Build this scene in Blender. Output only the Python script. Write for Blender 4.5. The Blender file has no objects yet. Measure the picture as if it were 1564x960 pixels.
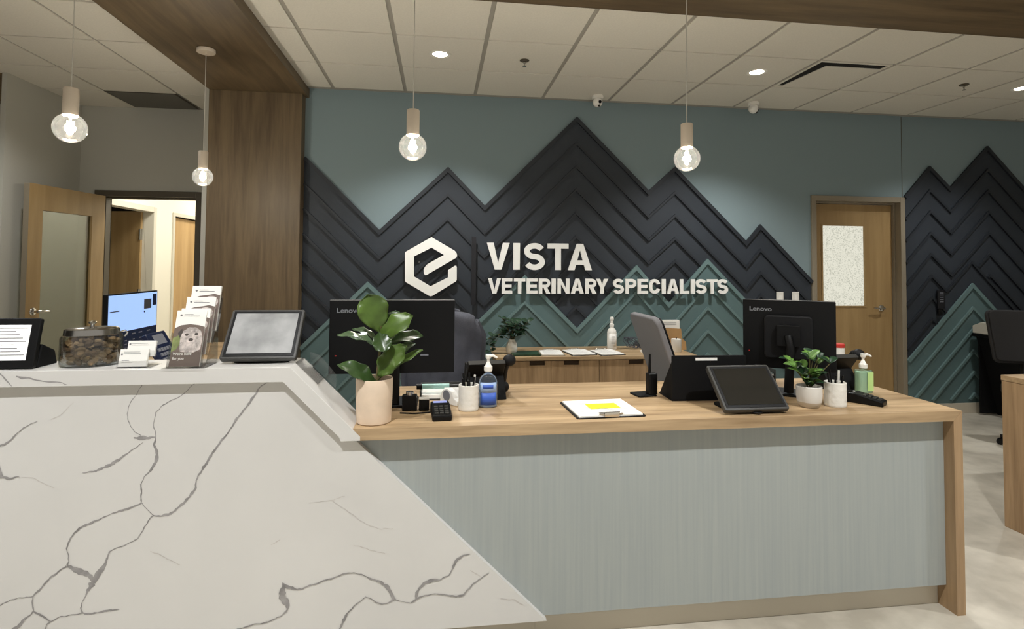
import bpy, math, random
import numpy as np
from mathutils import Vector, Matrix, noise
random.seed(7)
scn = bpy.context.scene
COL = scn.collection
PI = math.pi
# ------------------------------------------------------------------ camera model (metres, Z up, back wall is the plane Y = 4.995)
F, CX, CY = 854.76, 785.46, 375.18
YAW, PIT, ROL = [math.radians(a) for a in (7.5836, 1.9668, 0.43445)]
EYE = Vector((0, 0, 1.437))
def cam_axes():
    cy, sy, cp, sp, cr, sr = math.cos(YAW), math.sin(YAW), math.cos(PIT), math.sin(PIT), math.cos(ROL), math.sin(ROL)
    fwd = Vector((sy*cp, cy*cp, sp)); right = Vector((cy, -sy, 0)); up = right.cross(fwd)
    return cr*right + sr*up, -sr*right + cr*up, fwd
RX, UX, WX = cam_axes()
def at(x, y, Y):                       # the point of the plane Y = const seen at a pixel of the photograph
    d = RX*((x-CX)/F) + UX*((CY-y)/F) + WX
    return EYE + d*(Y/d.y)
def atz(x, y, Z):
    d = RX*((x-CX)/F) + UX*((CY-y)/F) + WX
    return EYE + d*((Z-EYE.z)/d.z)
cam = bpy.data.cameras.new('camera'); co = bpy.data.objects.new('camera', cam); COL.objects.link(co)
M = Matrix((RX, UX, -WX)).transposed().to_4x4(); M.translation = EYE
co.matrix_world = M
cam.sensor_width = 36; cam.lens = F/1564*36
cam.shift_x = -(CX-782)/1564; cam.shift_y = (CY-480)/1564
cam.clip_start = .05; cam.clip_end = 100
scn.camera = co
scn.view_settings.view_transform = 'Standard'
try: scn.view_settings.look = 'None'
except Exception: pass
scn.view_settings.gamma = 1; scn.view_settings.use_curve_mapping = False
scn.view_settings.exposure = .17
# ------------------------------------------------------------------ materials
MATS = {}
def lin(c): return tuple(((v/255)/12.92 if v/255 <= .04045 else ((v/255+.055)/1.055)**2.4) for v in c)
def nodes(name):
    m = bpy.data.materials.new(name); m.use_nodes = True
    nt = m.node_tree; b = nt.nodes['Principled BSDF']
    MATS[name] = m
    return m, nt, b
def N(nt, t, **k):
    n = nt.nodes.new(t)
    for a, v in k.items(): setattr(n, a, v)
    return n
def mat(name, rgb, rough=.5, metal=0, spec=.5, bump=0, bscale=40, var=0, vscale=8, stretch=(1, 1, 1), coat=0, emit=0):
    m, nt, b = nodes(name)
    b.inputs['Base Color'].default_value = (*lin(rgb), 1)
    b.inputs['Roughness'].default_value = rough; b.inputs['Metallic'].default_value = metal
    b.inputs['Specular IOR Level'].default_value = spec
    if coat: b.inputs['Coat Weight'].default_value = coat
    if emit: b.inputs['Emission Color'].default_value = (*lin(rgb), 1); b.inputs['Emission Strength'].default_value = emit
    if bump or var:
        tc = N(nt, 'ShaderNodeTexCoord'); mp = N(nt, 'ShaderNodeMapping'); mp.inputs['Scale'].default_value = stretch
        nt.links.new(tc.outputs['Object'], mp.inputs['Vector'])
    if var:
        no = N(nt, 'ShaderNodeTexNoise'); no.inputs['Scale'].default_value = vscale; no.inputs['Detail'].default_value = 5
        nt.links.new(mp.outputs[0], no.inputs['Vector'])
        r = N(nt, 'ShaderNodeValToRGB'); r.color_ramp.elements[0].position = .3; r.color_ramp.elements[1].position = .7
        r.color_ramp.elements[0].color = (*lin([max(0, v*(1-var)) for v in rgb]), 1); r.color_ramp.elements[1].color = (*lin([min(255, v*(1+var*.6)) for v in rgb]), 1)
        nt.links.new(no.outputs['Fac'], r.inputs[0]); nt.links.new(r.outputs[0], b.inputs['Base Color'])
    if bump:
        n2 = N(nt, 'ShaderNodeTexNoise'); n2.inputs['Scale'].default_value = bscale; n2.inputs['Detail'].default_value = 4
        nt.links.new(mp.outputs[0], n2.inputs['Vector'])
        bp = N(nt, 'ShaderNodeBump'); bp.inputs['Strength'].default_value = bump; bp.inputs['Distance'].default_value = .004
        nt.links.new(n2.outputs['Fac'], bp.inputs['Height']); nt.links.new(bp.outputs[0], b.inputs['Normal'])
    return m
def wood(name, c1, c2, axis='Z', rough=.45, scale=1.0, knots=.5):
    m, nt, b = nodes(name)
    tc = N(nt, 'ShaderNodeTexCoord'); mp = N(nt, 'ShaderNodeMapping')
    s = {'X': (.7, 9, 9), 'Y': (9, .7, 9), 'Z': (9, 9, .7)}[axis]
    mp.inputs['Scale'].default_value = tuple(v*scale for v in s)
    nt.links.new(tc.outputs['Object'], mp.inputs['Vector'])
    no = N(nt, 'ShaderNodeTexNoise'); no.inputs['Scale'].default_value = 1.3; no.inputs['Detail'].default_value = 7; no.inputs['Distortion'].default_value = .8
    nt.links.new(mp.outputs[0], no.inputs['Vector'])
    n2 = N(nt, 'ShaderNodeTexNoise'); n2.inputs['Scale'].default_value = 8; n2.inputs['Detail'].default_value = 4
    nt.links.new(mp.outputs[0], n2.inputs['Vector'])
    mx = N(nt, 'ShaderNodeMath', operation='MULTIPLY_ADD'); mx.inputs[1].default_value = .35; 
    nt.links.new(n2.outputs['Fac'], mx.inputs[0]); nt.links.new(no.outputs['Fac'], mx.inputs[2])
    r = N(nt, 'ShaderNodeValToRGB'); r.color_ramp.elements[0].position = .48; r.color_ramp.elements[1].position = .86
    r.color_ramp.elements[0].color = (*lin(c1), 1); r.color_ramp.elements[1].color = (*lin(c2), 1)
    nt.links.new(mx.outputs[0], r.inputs[0]); nt.links.new(r.outputs[0], b.inputs['Base Color'])
    b.inputs['Roughness'].default_value = rough
    bp = N(nt, 'ShaderNodeBump'); bp.inputs['Strength'].default_value = .1; bp.inputs['Distance'].default_value = .002
    nt.links.new(mx.outputs[0], bp.inputs['Height']); nt.links.new(bp.outputs[0], b.inputs['Normal'])
    return m
def clear(name, tint=(1, 1, 1), gloss=.12, edge=.6):
    m = bpy.data.materials.new(name); m.use_nodes = True; nt = m.node_tree; nt.nodes.clear()
    o = N(nt, 'ShaderNodeOutputMaterial'); t = N(nt, 'ShaderNodeBsdfTransparent'); g = N(nt, 'ShaderNodeBsdfGlossy')
    t.inputs[0].default_value = (*tint, 1); g.inputs['Roughness'].default_value = .03
    lw = N(nt, 'ShaderNodeLayerWeight'); lw.inputs[0].default_value = .25
    ma = N(nt, 'ShaderNodeMath', operation='MULTIPLY_ADD'); ma.inputs[1].default_value = edge; ma.inputs[2].default_value = gloss*.3
    nt.links.new(lw.outputs['Fresnel'], ma.inputs[0])
    mx = N(nt, 'ShaderNodeMixShader'); nt.links.new(ma.outputs[0], mx.inputs[0]); nt.links.new(t.outputs[0], mx.inputs[1]); nt.links.new(g.outputs[0], mx.inputs[2])
    nt.links.new(mx.outputs[0], o.inputs[0]); MATS[name] = m
    return m
def emis(name, rgb, s):
    m = bpy.data.materials.new(name); m.use_nodes = True; nt = m.node_tree; nt.nodes.clear()
    o = N(nt, 'ShaderNodeOutputMaterial'); e = N(nt, 'ShaderNodeEmission'); e.inputs[0].default_value = (*lin(rgb), 1); e.inputs[1].default_value = s
    nt.links.new(e.outputs[0], o.inputs[0]); MATS[name] = m
    return m
# ------------------------------------------------------------------ mesh builder
class MB:
    def __init__(s): s.v = []; s.f = []; s.m = []; s.sm = []; s.slots = []; s.cur = 0; s.smooth = False
    def use(s, m):
        if m not in s.slots: s.slots.append(m)
        s.cur = s.slots.index(m); return s
    def add(s, vs, fs, smooth=None):
        o = len(s.v); s.v += [tuple(p) for p in vs]
        for f in fs: s.f.append([o+i for i in f]); s.m.append(s.cur); s.sm.append(s.smooth if smooth is None else smooth)
        return s
    def box(s, a, b, X=None):
        x0, y0, z0 = [min(a[i], b[i]) for i in range(3)]; x1, y1, z1 = [max(a[i], b[i]) for i in range(3)]
        vs = [Vector(p) for p in ((x0,y0,z0),(x1,y0,z0),(x1,y1,z0),(x0,y1,z0),(x0,y0,z1),(x1,y0,z1),(x1,y1,z1),(x0,y1,z1))]
        if X: vs = [X @ p for p in vs]
        return s.add(vs, [(0,3,2,1),(4,5,6,7),(0,1,5,4),(1,2,6,5),(2,3,7,6),(3,0,4,7)], False)
    def prism(s, poly, f, a, b):        # poly in 2D, f(u, v, w) -> point, from w=a to w=b
        A = sum(poly[i][0]*poly[(i+1) % len(poly)][1]-poly[(i+1) % len(poly)][0]*poly[i][1] for i in range(len(poly)))
        if A < 0: poly = poly[::-1]
        n = len(poly)
        vs = [f(u, v, a) for u, v in poly] + [f(u, v, b) for u, v in poly]
        fs = [tuple(range(n)), tuple(range(2*n-1, n-1, -1))] + [(i+n, (i+1) % n+n, (i+1) % n, i) for i in range(n)]
        return s.add(vs, fs, False)
    def lathe(s, prof, c=(0, 0, 0), seg=32, X=None, sx=1, sy=1, smooth=True):
        vs = []; fs = []; n = len(prof)
        for k in range(seg):
            a = 2*PI*k/seg
            for r, z in prof: vs.append(Vector((r*math.cos(a)*sx, r*math.sin(a)*sy, z)))
        for k in range(seg):
            k2 = (k+1) % seg
            for i in range(n-1):
                q = [k*n+i, k2*n+i, k2*n+i+1, k*n+i+1]
                fs.append(tuple(q))
        vs = [(X @ p if X else p)+Vector(c) for p in vs]
        return s.add(vs, fs, smooth)
    def tube(s, pts, r, seg=8, caps=True):
        pts = [Vector(p) for p in pts]; rr = r if isinstance(r, (list, tuple)) else [r]*len(pts)
        vs = []; fs = []; up = None
        for i, p in enumerate(pts):
            d = (pts[min(i+1, len(pts)-1)]-pts[max(i-1, 0)]).normalized()
            if up is None: up = d.orthogonal().normalized()
            up = (up-d*up.dot(d)).normalized(); q = d.cross(up)
            for k in range(seg):
                a = 2*PI*k/seg; vs.append(p+(up*math.cos(a)+q*math.sin(a))*rr[i])
        for i in range(len(pts)-1):
            for k in range(seg):
                k2 = (k+1) % seg; fs.append((i*seg+k, i*seg+k2, (i+1)*seg+k2, (i+1)*seg+k))
        if caps: fs += [tuple(range(seg-1, -1, -1)), tuple((len(pts)-1)*seg+k for k in range(seg))]
        return s.add(vs, fs, True)
    def rbox(s, a, b, r, X=None, axis=2, seg=4):     # box whose four edges along one axis are rounded
        lo = [min(a[i], b[i]) for i in range(3)]; hi = [max(a[i], b[i]) for i in range(3)]
        u, v = [i for i in range(3) if i != axis]
        pl = []
        for cx, cy, a0 in ((hi[u]-r, hi[v]-r, 0), (lo[u]+r, hi[v]-r, 90), (lo[u]+r, lo[v]+r, 180), (hi[u]-r, lo[v]+r, 270)):
            for k in range(seg+1):
                t = math.radians(a0+90*k/seg); pl.append((cx+r*math.cos(t), cy+r*math.sin(t)))
        def f(p, q, w):
            o = [0, 0, 0]; o[u] = p; o[v] = q; o[axis] = w
            return (X @ Vector(o)) if X else Vector(o)
        return s.prism(pl, f, lo[axis], hi[axis])
    def sphere(s, c, r, sc=(1, 1, 1), seg=16, ring=10):
        prof = [(max(1e-5, r*math.sin(PI*i/ring)), -r*math.cos(PI*i/ring)) for i in range(ring+1)]
        vs = []; 
        X = Matrix.Diagonal((*sc, 1))
        return s.lathe(prof, c, seg, X)
    def build(s, name, m=None, parent=None, bevel=0, split=True, seg=2):
        me = bpy.data.meshes.new(name)
        if parent is not None:
            off = parent.matrix_world.inverted() if False else None
        me.from_pydata(s.v, [], s.f); me.update()
        slots = s.slots if s.slots else [m]
        for k in slots: me.materials.append(MATS[k] if isinstance(k, str) else k)
        for i, p in enumerate(me.polygons): p.use_smooth = s.sm[i]; p.material_index = s.m[i]
        import bmesh
        bm = bmesh.new(); bm.from_mesh(me); bmesh.ops.remove_doubles(bm, verts=bm.verts, dist=1e-6); bmesh.ops.recalc_face_normals(bm, faces=bm.faces); bm.to_mesh(me); bm.free()
        o = bpy.data.objects.new(name, me); COL.objects.link(o)
        if parent is not None: o.parent = parent
        if bevel:
            b = o.modifiers.new('bevel', 'BEVEL'); b.width = bevel; b.segments = seg; b.limit_method = 'ANGLE'; b.angle_limit = math.radians(40); b.harden_normals = False
        if split and any(s.sm):
            e = o.modifiers.new('split', 'EDGE_SPLIT'); e.split_angle = math.radians(38)
        return o
def tag(o, label=None, cat=None, group=None, kind=None):
    if label: o['label'] = label
    if cat: o['category'] = cat
    if group: o['group'] = group
    if kind: o['kind'] = kind
    return o
def thing(name, label, cat, loc=(0, 0, 0), rz=0, group=None):
    o = bpy.data.objects.new(name, None); COL.objects.link(o); o.empty_display_size = .05
    o.location = loc; o.rotation_euler = (0, 0, rz)
    return tag(o, label, cat, group)
def struct(o, label=None): o['kind'] = 'structure'; return tag(o, label)
def kids(o): return [c for c in bpy.data.objects if c.parent == o]
def dup(o, parent=None, loc=None, rz=None, label=None):
    c = o.copy(); COL.objects.link(c); c.parent = parent
    for k in kids(o): dup(k, c)
    if loc is not None: c.location = loc
    if rz is not None: c.rotation_euler = (0, 0, rz)
    if label: c['label'] = label
    return c
def Rz(a, loc=(0, 0, 0)): return Matrix.Translation(loc) @ Matrix.Rotation(a, 4, 'Z')
def arc(cx, cy, rx, ry, a0, a1, n=14): return [(cx+rx*math.cos(math.radians(a0+(a1-a0)*i/n)), cy+ry*math.sin(math.radians(a0+(a1-a0)*i/n))) for i in range(n+1)]
def ribbon(pts, w):                    # thick polyline with mitred joints -> left side and right side
    P = [Vector(p) for p in pts]; L = []; R = []
    W = w if isinstance(w, (list, tuple)) else [w]*len(P)
    for i, p in enumerate(P):
        d0 = (p-P[i-1]).normalized() if i else None; d1 = (P[i+1]-p).normalized() if i < len(P)-1 else None
        if d0 is None: d0 = d1
        if d1 is None: d1 = d0
        n0 = Vector((-d0.y, d0.x)); n1 = Vector((-d1.y, d1.x)); n = (n0+n1)
        n = n.normalized() if n.length > 1e-6 else n0
        k = W[i]/2/max(.35, n.dot(n0))
        L.append(tuple(p+n*k)); R.append(tuple(p-n*k))
    return L, R
def ribbon_quads(mb, pts, w, f, a, b):
    L, R = ribbon(pts, w)
    for i in range(len(pts)-1):
        mb.prism([L[i], R[i], R[i+1], L[i+1]], f, a, b)
# ------------------------------------------------------------------ material list
mat('wall_sage', (127, 144, 148), .75, bump=.05, bscale=200)
mat('navy', (43, 49, 57), .6, var=.06, vscale=3)
mat('navy_shaded', (33, 38, 45), .55)  # darker than the panel: batten shadow put into the colour
mat('teal', (88, 111, 112), .6)
mat('teal_lit', (100, 124, 124), .55)  # lighter than the panel: light from above put into the colour
mat('greige_wall', (186, 184, 174), .8, bump=.05, bscale=150)
mat('white_wall', (228, 222, 205), .8)
mat('tile', (224, 219, 207), .95, bump=.5, bscale=260, var=.02, vscale=90)
mat('grid', (165, 160, 150), .6)
wood('wood_ribbon', (84, 69, 49), (112, 94, 68), 'Z', .5)
wood('wood_ribbon_y', (84, 69, 49), (112, 94, 68), 'Y', .5)
wood('wood_ribbon_x', (84, 69, 49), (112, 94, 68), 'X', .5)
wood('oak_x', (142, 116, 84), (198, 170, 132), 'X', .42, 1)
wood('oak_z', (138, 111, 80), (178, 148, 112), 'Z', .42, 1)
wood('oak_dark_z', (138, 108, 74), (168, 134, 96), 'Z', .45, 1)
wood('door_wood', (150, 122, 80), (166, 138, 94), 'Z', .45, .8)
wood('door_wood_far', (170, 135, 85), (190, 155, 105), 'Z', .45, .8)
mat('marble', (216, 214, 210), .25, var=.03, vscale=1.5)
mat('vein', (152, 149, 148), .3, var=.16, vscale=30)
mat('vein_faint', (194, 189, 184), .3)
mat('kick', (205, 196, 178), .4)
mat('frame_taupe', (138, 128, 110), .5)
mat('frame_cream', (205, 198, 180), .5)
mat('frame_dark', (78, 70, 56), .5)
mat('black', (8, 8, 9), .45, spec=.25)
mat('black_matte', (11, 11, 12), .7, spec=.2)
mat('black_soft', (15, 15, 17), .6, spec=.25)
mat('bezel_grey', (58, 57, 54), .4)
mat('dark_glass', (30, 29, 26), .08)
mat('logo_grey', (120, 122, 126), .4)
mat('silver', (190, 188, 184), .25, metal=1)
mat('chrome', (215, 213, 208), .12, metal=1)
mat('steel_lid', (170, 166, 158), .22, metal=1)
mat('white', (235, 232, 224), .5)
mat('white_gloss', (238, 236, 230), .25)
mat('paper', (240, 238, 232), .7)
mat('ink', (120, 118, 120), .8)
mat('ink_light', (168, 165, 165), .8)
mat('ink_dark', (60, 60, 66), .8)
mat('plaster_cup', (232, 229, 220), .6, bump=.5, bscale=60)
mat('planter', (226, 204, 180), .55, var=.03, vscale=20)
mat('planter_white', (222, 218, 210), .4)
mat('planter_base', (192, 180, 160), .6)
mat('soil', (48, 36, 28), .95, bump=1, bscale=120)
mat('stem', (96, 88, 52), .7)
mat('leaf_fig', (76, 100, 38), .38, var=.22, vscale=14)
mat('leaf_fig_dark', (48, 70, 32), .3, var=.25, vscale=12)
mat('leaf_fig_shiny', (70, 88, 62), .16, var=.2, vscale=12)
mat('leaf_small', (92, 130, 58), .4, var=.25, vscale=20)
mat('leaf_dark', (30, 58, 36), .4, var=.3, vscale=20)
mat('cord_white', (200, 196, 186), .6)
mat('socket', (222, 208, 190), .55)
mat('sign_white', (246, 245, 240), .45)
mat('sign_bar', (16, 17, 24), .5)
mat('yellow', (225, 232, 40), .6)
mat('kraft', (178, 140, 92), .8, var=.06)
mat('chair_grey', (122, 121, 124), .75, bump=.3, bscale=300)
mat('fabric_dark', (78, 80, 90), .9, bump=.6, bscale=180, var=.15, vscale=10)
mat('black_mesh', (30, 28, 28), .8, bump=.5, bscale=400)
mat('treat', (140, 116, 86), .85, var=.3, vscale=30)
mat('treat_dark', (104, 82, 60), .85, var=.3, vscale=30)
mat('floor_mat', (176, 166, 146), .38)
mat('hole', (14, 12, 10), .9)
mat('notch', (62, 46, 30), .8)  # shadow in the door pulls put into the colour
mat('slat_grey', (112, 108, 98), .7)
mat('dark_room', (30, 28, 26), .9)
mat('blue_label', (58, 96, 190), .5)
mat('blue_label_light', (160, 184, 222), .5)
mat('green_soap', (206, 228, 212), .25)
mat('green_label', (186, 220, 140), .5)
mat('sani_gel', (170, 190, 215), .15)
mat('red', (190, 50, 40), .4)
mat('mint', (176, 222, 216), .5)
mat('outlet', (225, 222, 214), .4)
mat('key_grey', (120, 122, 130), .5)
mat('lcd', (150, 160, 215), .4, emit=.25)
mat('printer', (205, 200, 188), .5)
mat('navy_screen', (18, 26, 50), .25, emit=.35)
mat('screen_blue', (150, 182, 230), .3, emit=.75)
mat('screen_white', (226, 226, 224), .3, emit=.45)
mat('photo_fur', (188, 178, 172), .6, var=.3, vscale=60)
mat('photo_dark', (70, 64, 60), .6)
mat('photo_green', (120, 130, 80), .6, var=.2, vscale=40)
mat('photo_brown', (110, 96, 88), .5)
clear('acrylic', (.97, .97, .97), .12, .5)
clear('glass', (.96, .97, .95), .15, .6)
clear('bulb_glass', (.97, .97, .95), .25, .8)
def glare(m, k):                        # bulb glare put into the material as a white translucent mix
    nt = m.node_tree; o = [n for n in nt.nodes if n.type == 'OUTPUT_MATERIAL'][0]; src = o.inputs[0].links[0].from_socket
    t = N(nt, 'ShaderNodeBsdfTranslucent'); t.inputs[0].default_value = (1, 1, .96, 1); x = N(nt, 'ShaderNodeMixShader'); x.inputs[0].default_value = k
    nt.links.new(src, x.inputs[1]); nt.links.new(t.outputs[0], x.inputs[2]); nt.links.new(x.outputs[0], o.inputs[0])
glare(MATS['bulb_glass'], .008)
clear('bottle_clear', (.9, .93, .96), .2, .6)
clear('bottle_green', (.85, .95, .86), .2, .5)
clear('door_glass', (.72, .74, .68), .3, .5)
emis('filament', (255, 248, 228), 40)
emis('downlight', (255, 246, 228), 14)
# floor, wallcovering and textured door glass get node set-ups of their own
def floor_nodes():
    m, nt, b = nodes('floor')
    tc = N(nt, 'ShaderNodeTexCoord')
    n1 = N(nt, 'ShaderNodeTexNoise'); n1.inputs['Scale'].default_value = 1.6; n1.inputs['Detail'].default_value = 8; n1.inputs['Distortion'].default_value = .8
    n2 = N(nt, 'ShaderNodeTexNoise'); n2.inputs['Scale'].default_value = 9; n2.inputs['Detail'].default_value = 8
    for n in (n1, n2): nt.links.new(tc.outputs['Object'], n.inputs['Vector'])
    ma = N(nt, 'ShaderNodeMath', operation='MULTIPLY_ADD'); ma.inputs[1].default_value = .5
    nt.links.new(n2.outputs['Fac'], ma.inputs[0]); nt.links.new(n1.outputs['Fac'], ma.inputs[2])
    r = N(nt, 'ShaderNodeValToRGB'); r.color_ramp.elements[0].position = .55; r.color_ramp.elements[1].position = .95
    r.color_ramp.elements[0].color = (*lin((160, 153, 139)), 1); r.color_ramp.elements[1].color = (*lin((200, 193, 178)), 1)
    nt.links.new(ma.outputs[0], r.inputs[0]); nt.links.new(r.outputs[0], b.inputs['Base Color']); b.inputs['Roughness'].default_value = .42
floor_nodes()
def panel_nodes():
    m, nt, b = nodes('blue_panel')
    tc = N(nt, 'ShaderNodeTexCoord'); mp = N(nt, 'ShaderNodeMapping'); mp.inputs['Scale'].default_value = (62, 62, 1.6)
    nt.links.new(tc.outputs['Object'], mp.inputs['Vector'])
    n1 = N(nt, 'ShaderNodeTexNoise'); n1.inputs['Scale'].default_value = 1.2; n1.inputs['Detail'].default_value = 6
    nt.links.new(mp.outputs[0], n1.inputs['Vector'])
    r = N(nt, 'ShaderNodeValToRGB'); r.color_ramp.elements[0].position = .3; r.color_ramp.elements[1].position = .75
    r.color_ramp.elements[0].color = (*lin((154, 160, 159)), 1); r.color_ramp.elements[1].color = (*lin((165, 170, 166)), 1)
    nt.links.new(n1.outputs['Fac'], r.inputs[0]); nt.links.new(r.outputs[0], b.inputs['Base Color']); b.inputs['Roughness'].default_value = .5
panel_nodes()
def crackle():  # pane emits, its glow standing in for the lit room behind
    m = bpy.data.materials.new('glowing_crackle_glass'); m.use_nodes = True; nt = m.node_tree; nt.nodes.clear()
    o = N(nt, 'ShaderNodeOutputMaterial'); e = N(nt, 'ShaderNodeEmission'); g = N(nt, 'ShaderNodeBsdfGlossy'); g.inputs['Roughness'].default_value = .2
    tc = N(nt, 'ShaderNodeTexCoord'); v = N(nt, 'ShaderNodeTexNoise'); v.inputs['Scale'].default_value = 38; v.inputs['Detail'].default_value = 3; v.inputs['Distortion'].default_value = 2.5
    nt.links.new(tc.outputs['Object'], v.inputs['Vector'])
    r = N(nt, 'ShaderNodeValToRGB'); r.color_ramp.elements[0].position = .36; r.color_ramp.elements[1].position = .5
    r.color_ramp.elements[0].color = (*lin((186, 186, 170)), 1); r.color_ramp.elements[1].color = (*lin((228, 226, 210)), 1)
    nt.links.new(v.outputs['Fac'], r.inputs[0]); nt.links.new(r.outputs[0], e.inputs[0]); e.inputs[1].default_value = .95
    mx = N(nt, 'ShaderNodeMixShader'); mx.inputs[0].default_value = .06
    nt.links.new(e.outputs[0], mx.inputs[1]); nt.links.new(g.outputs[0], mx.inputs[2]); nt.links.new(mx.outputs[0], o.inputs[0]); MATS['glowing_crackle_glass'] = m
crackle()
XZ = lambda u, v, w: Vector((u, w, v))      # polygons drawn in elevation, extruded along Y
XY = lambda u, v, w: Vector((u, v, w))
YZ = lambda u, v, w: Vector((w, u, v))
WALL = 4.995; CEIL = 2.954
DLW, LOB, ALC, COR, AMB = 215, 228, 92, 36, .45
# ================================================================== THE SETTING
struct(MB().box((-7, -4, -.1), (8, 12, 0)).build('floor', 'floor'))
mb = MB().use('grid').box((-7, -4, CEIL), (8, 12, CEIL+.1)).use('tile')
T = .6096; X0 = -.924
ya = WALL-.681
for i in range(-9, 14):
    for j in range(-9, 10):
        x0 = X0+i*T+.015; x1 = X0+(i+1)*T-.015; y0 = ya+(j-1)*T+.009; y1 = ya+j*T-.009
        if x0 < -6.9 or x1 > 7.9 or y1 > 11.9: continue
        if i == 6 and j == 0: continue
        if j == 1 and x0 > -1.2: y1 = min(y1, WALL-.012)
        if x0 < -1.6: continue
        if j >= 2: continue
        mb.box((x0, y0, CEIL-.008), (x1, y1, CEIL-.0005))
for i in range(-5, 4):                 # the alcove side has a grid of its own
    for j in range(-12, 12):
        x0 = -2.955+i*T+.012; x1 = x0+T-.024; y0 = 5.33+j*T+.009; y1 = y0+T-.018
        if i == 0 and j == 0: continue
        x1 = min(x1, -1.915 if y0 < 5 else -1.995)
        if y0 > 4.8: x0 = max(x0, -3.445)
        if j == 0: y1 = min(y1, 5.875)
        if j == 1: y0 = max(y0, 6.005)
        if x1-x0 < .03 or y1 > 11.9: continue
        if j > 0: x1 = -2.955+(i+1)*T-.012
        mb.box((x0, y0, CEIL-.008), (x1, y1, CEIL-.0005))
struct(mb.build('ceiling'))
# back wall with its door opening
mb = MB().box((-1.904, WALL, 0), (3.575, WALL+.125, CEIL)).box((4.56, WALL, 0), (8, WALL+.125, CEIL)).box((3.575, WALL, 2.125), (4.56, WALL+.125, CEIL))
struct(mb.build('wall_back', 'wall_sage'))
struct(MB().box((4.556, WALL-.0015, 2.13), (4.562, WALL+.001, CEIL-.01)).build('trim_1', 'frame_dark'))
struct(MB().box((7.5, -4, 0), (7.6, WALL, CEIL)).build('wall_right', 'greige_wall'))
struct(MB().box((4.66, WALL-.025, 0), (7.5, WALL-.0005, .1)).box((-1.15, WALL-.025, 0), (3.54, WALL-.0005, .1)).build('baseboard_back', 'kick'))
# left alcove
struct(MB().box((-3.485, 4.93, 0), (-3.45, 5.88, CEIL)).build('wall_left', 'greige_wall'))
struct(MB().box((-3.57, 5.88, 0), (-3.26, 6.0, CEIL)).box((-2.30, 5.88, 0), (-1.99, 6.0, CEIL)).box((-3.26, 5.88, 2.125), (-2.30, 6.0, CEIL)).build('wall_alcove', 'greige_wall'))
struct(MB().box((-1.99, WALL, 0), (-1.905, 6.0, CEIL)).build('wall_stub', 'greige_wall'))
# dark room left of the alcove
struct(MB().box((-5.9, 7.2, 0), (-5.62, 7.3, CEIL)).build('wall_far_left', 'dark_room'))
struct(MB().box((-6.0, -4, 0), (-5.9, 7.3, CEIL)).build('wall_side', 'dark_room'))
struct(MB().box((-5.9, 4.95, 2.72), (-3.487, 5.05, CEIL)).build('trim_2', 'wood_ribbon_x'))
# corridor behind the open door
struct(MB().box((-3.72, 6.0, 0), (-3.62, 6.69, CEIL)).box((-3.72, 6.69, 2.09), (-3.62, 7.66, CEIL)).box((-3.72, 7.66, 0), (-3.62, 8.22, CEIL)).box((-3.72, 8.22, 2.07), (-3.62, 9.1, CEIL)).box((-3.72, 9.1, 0), (-3.62, 12, CEIL)).build('wall_corridor', 'white_wall'))
struct(MB().box((-3.62, 11.0, 0), (-1.6, 11.1, CEIL)).box((-1.7, 6.0, 0), (-1.6, 11, CEIL)).build('wall_corridor_end', 'white_wall'))
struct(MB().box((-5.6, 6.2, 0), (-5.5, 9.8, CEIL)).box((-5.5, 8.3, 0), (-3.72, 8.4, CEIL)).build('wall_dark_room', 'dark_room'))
def door_frame(mb, x0, x1, z1, ya, yb, w=.05):       # stepped metal frame around an opening in a wall facing -Y
    for a, b in ((x0, x0+w), (x1-w, x1)): mb.box((a, ya, 0), (b, yb, z1))
    mb.box((x0+w, ya, z1-w), (x1-w, yb, z1))
    for a, b in ((x0+w, x0+w+.015), (x1-w-.015, x1-w)): mb.box((a, ya+.07, 0), (b, yb, z1-w))
    mb.box((x0+w+.015, ya+.07, z1-w-.015), (x1-w-.015, yb, z1-w))
def lever(parent, X, mirror=1):
    h = MB().use('chrome'); prof = [(1e-4, 0), (.030, 0), (.032, .004), (.028, .010), (.012, .014), (.011, .045), (1e-4, .045)]
    h.lathe(prof, (0, 0, 0), 20, X)
    h.tube([X @ Vector(p) for p in ((0, 0, .04), (mirror*.03, 0, .046), (mirror*.075, .002, .044), (mirror*.115, .006, .042))], [.011, .010, .009, .007], 10)
    return h.build('door_handle', None, parent)
def wood_door(name, hinge, ang, w, h, lite, woodm='door_wood', glass='door_glass', handle=True, side=1, frame=True):
    d = thing(name, None, None, hinge, ang); d['kind'] = 'structure'
    t = .045
    if lite:
        a, b, c, e = lite       # x0, x1, z0, z1 of the glazed opening
        lf = MB().box((0, 0, .01), (a, t, h)).box((b, 0, .01), (w, t, h)).box((a, 0, .01), (b, t, c)).box((a, 0, e), (b, t, h))
        lf.build('door_leaf', woodm, d)
        g = MB().box((a, t/2-.004, c), (b, t/2+.004, e)).build('pane', glass, d)
    else:
        MB().box((0, 0, .01), (w, t, h)).build('door_leaf', woodm, d, bevel=.002)
    return d
mb = MB(); door_frame(mb, 3.565, 4.572, 2.135, WALL-.02, WALL+.135)
fr = struct(mb.build('door_frame_1', 'frame_taupe', bevel=.003))
fr.name = 'trim_3'
d1 = wood_door('door_1', (3.634, WALL+.08, 0), 0, .87, 2.065, (.11, .57, 1.055, 1.855), glass='glowing_crackle_glass')
lever(d1, Matrix.Translation((.745, 0, 1.035)) @ Matrix.Rotation(PI/2, 4, 'X') , -1)
st = MB()
for a, b, c, e in ((.10, .58, 1.045, 1.06), (.10, .58, 1.85, 1.865), (.10, .115, 1.06, 1.85), (.565, .58, 1.06, 1.85)): st.box((a, -.006, c), (b, .003, e))
st.build('glazing_bead', 'door_wood', d1)
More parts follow.
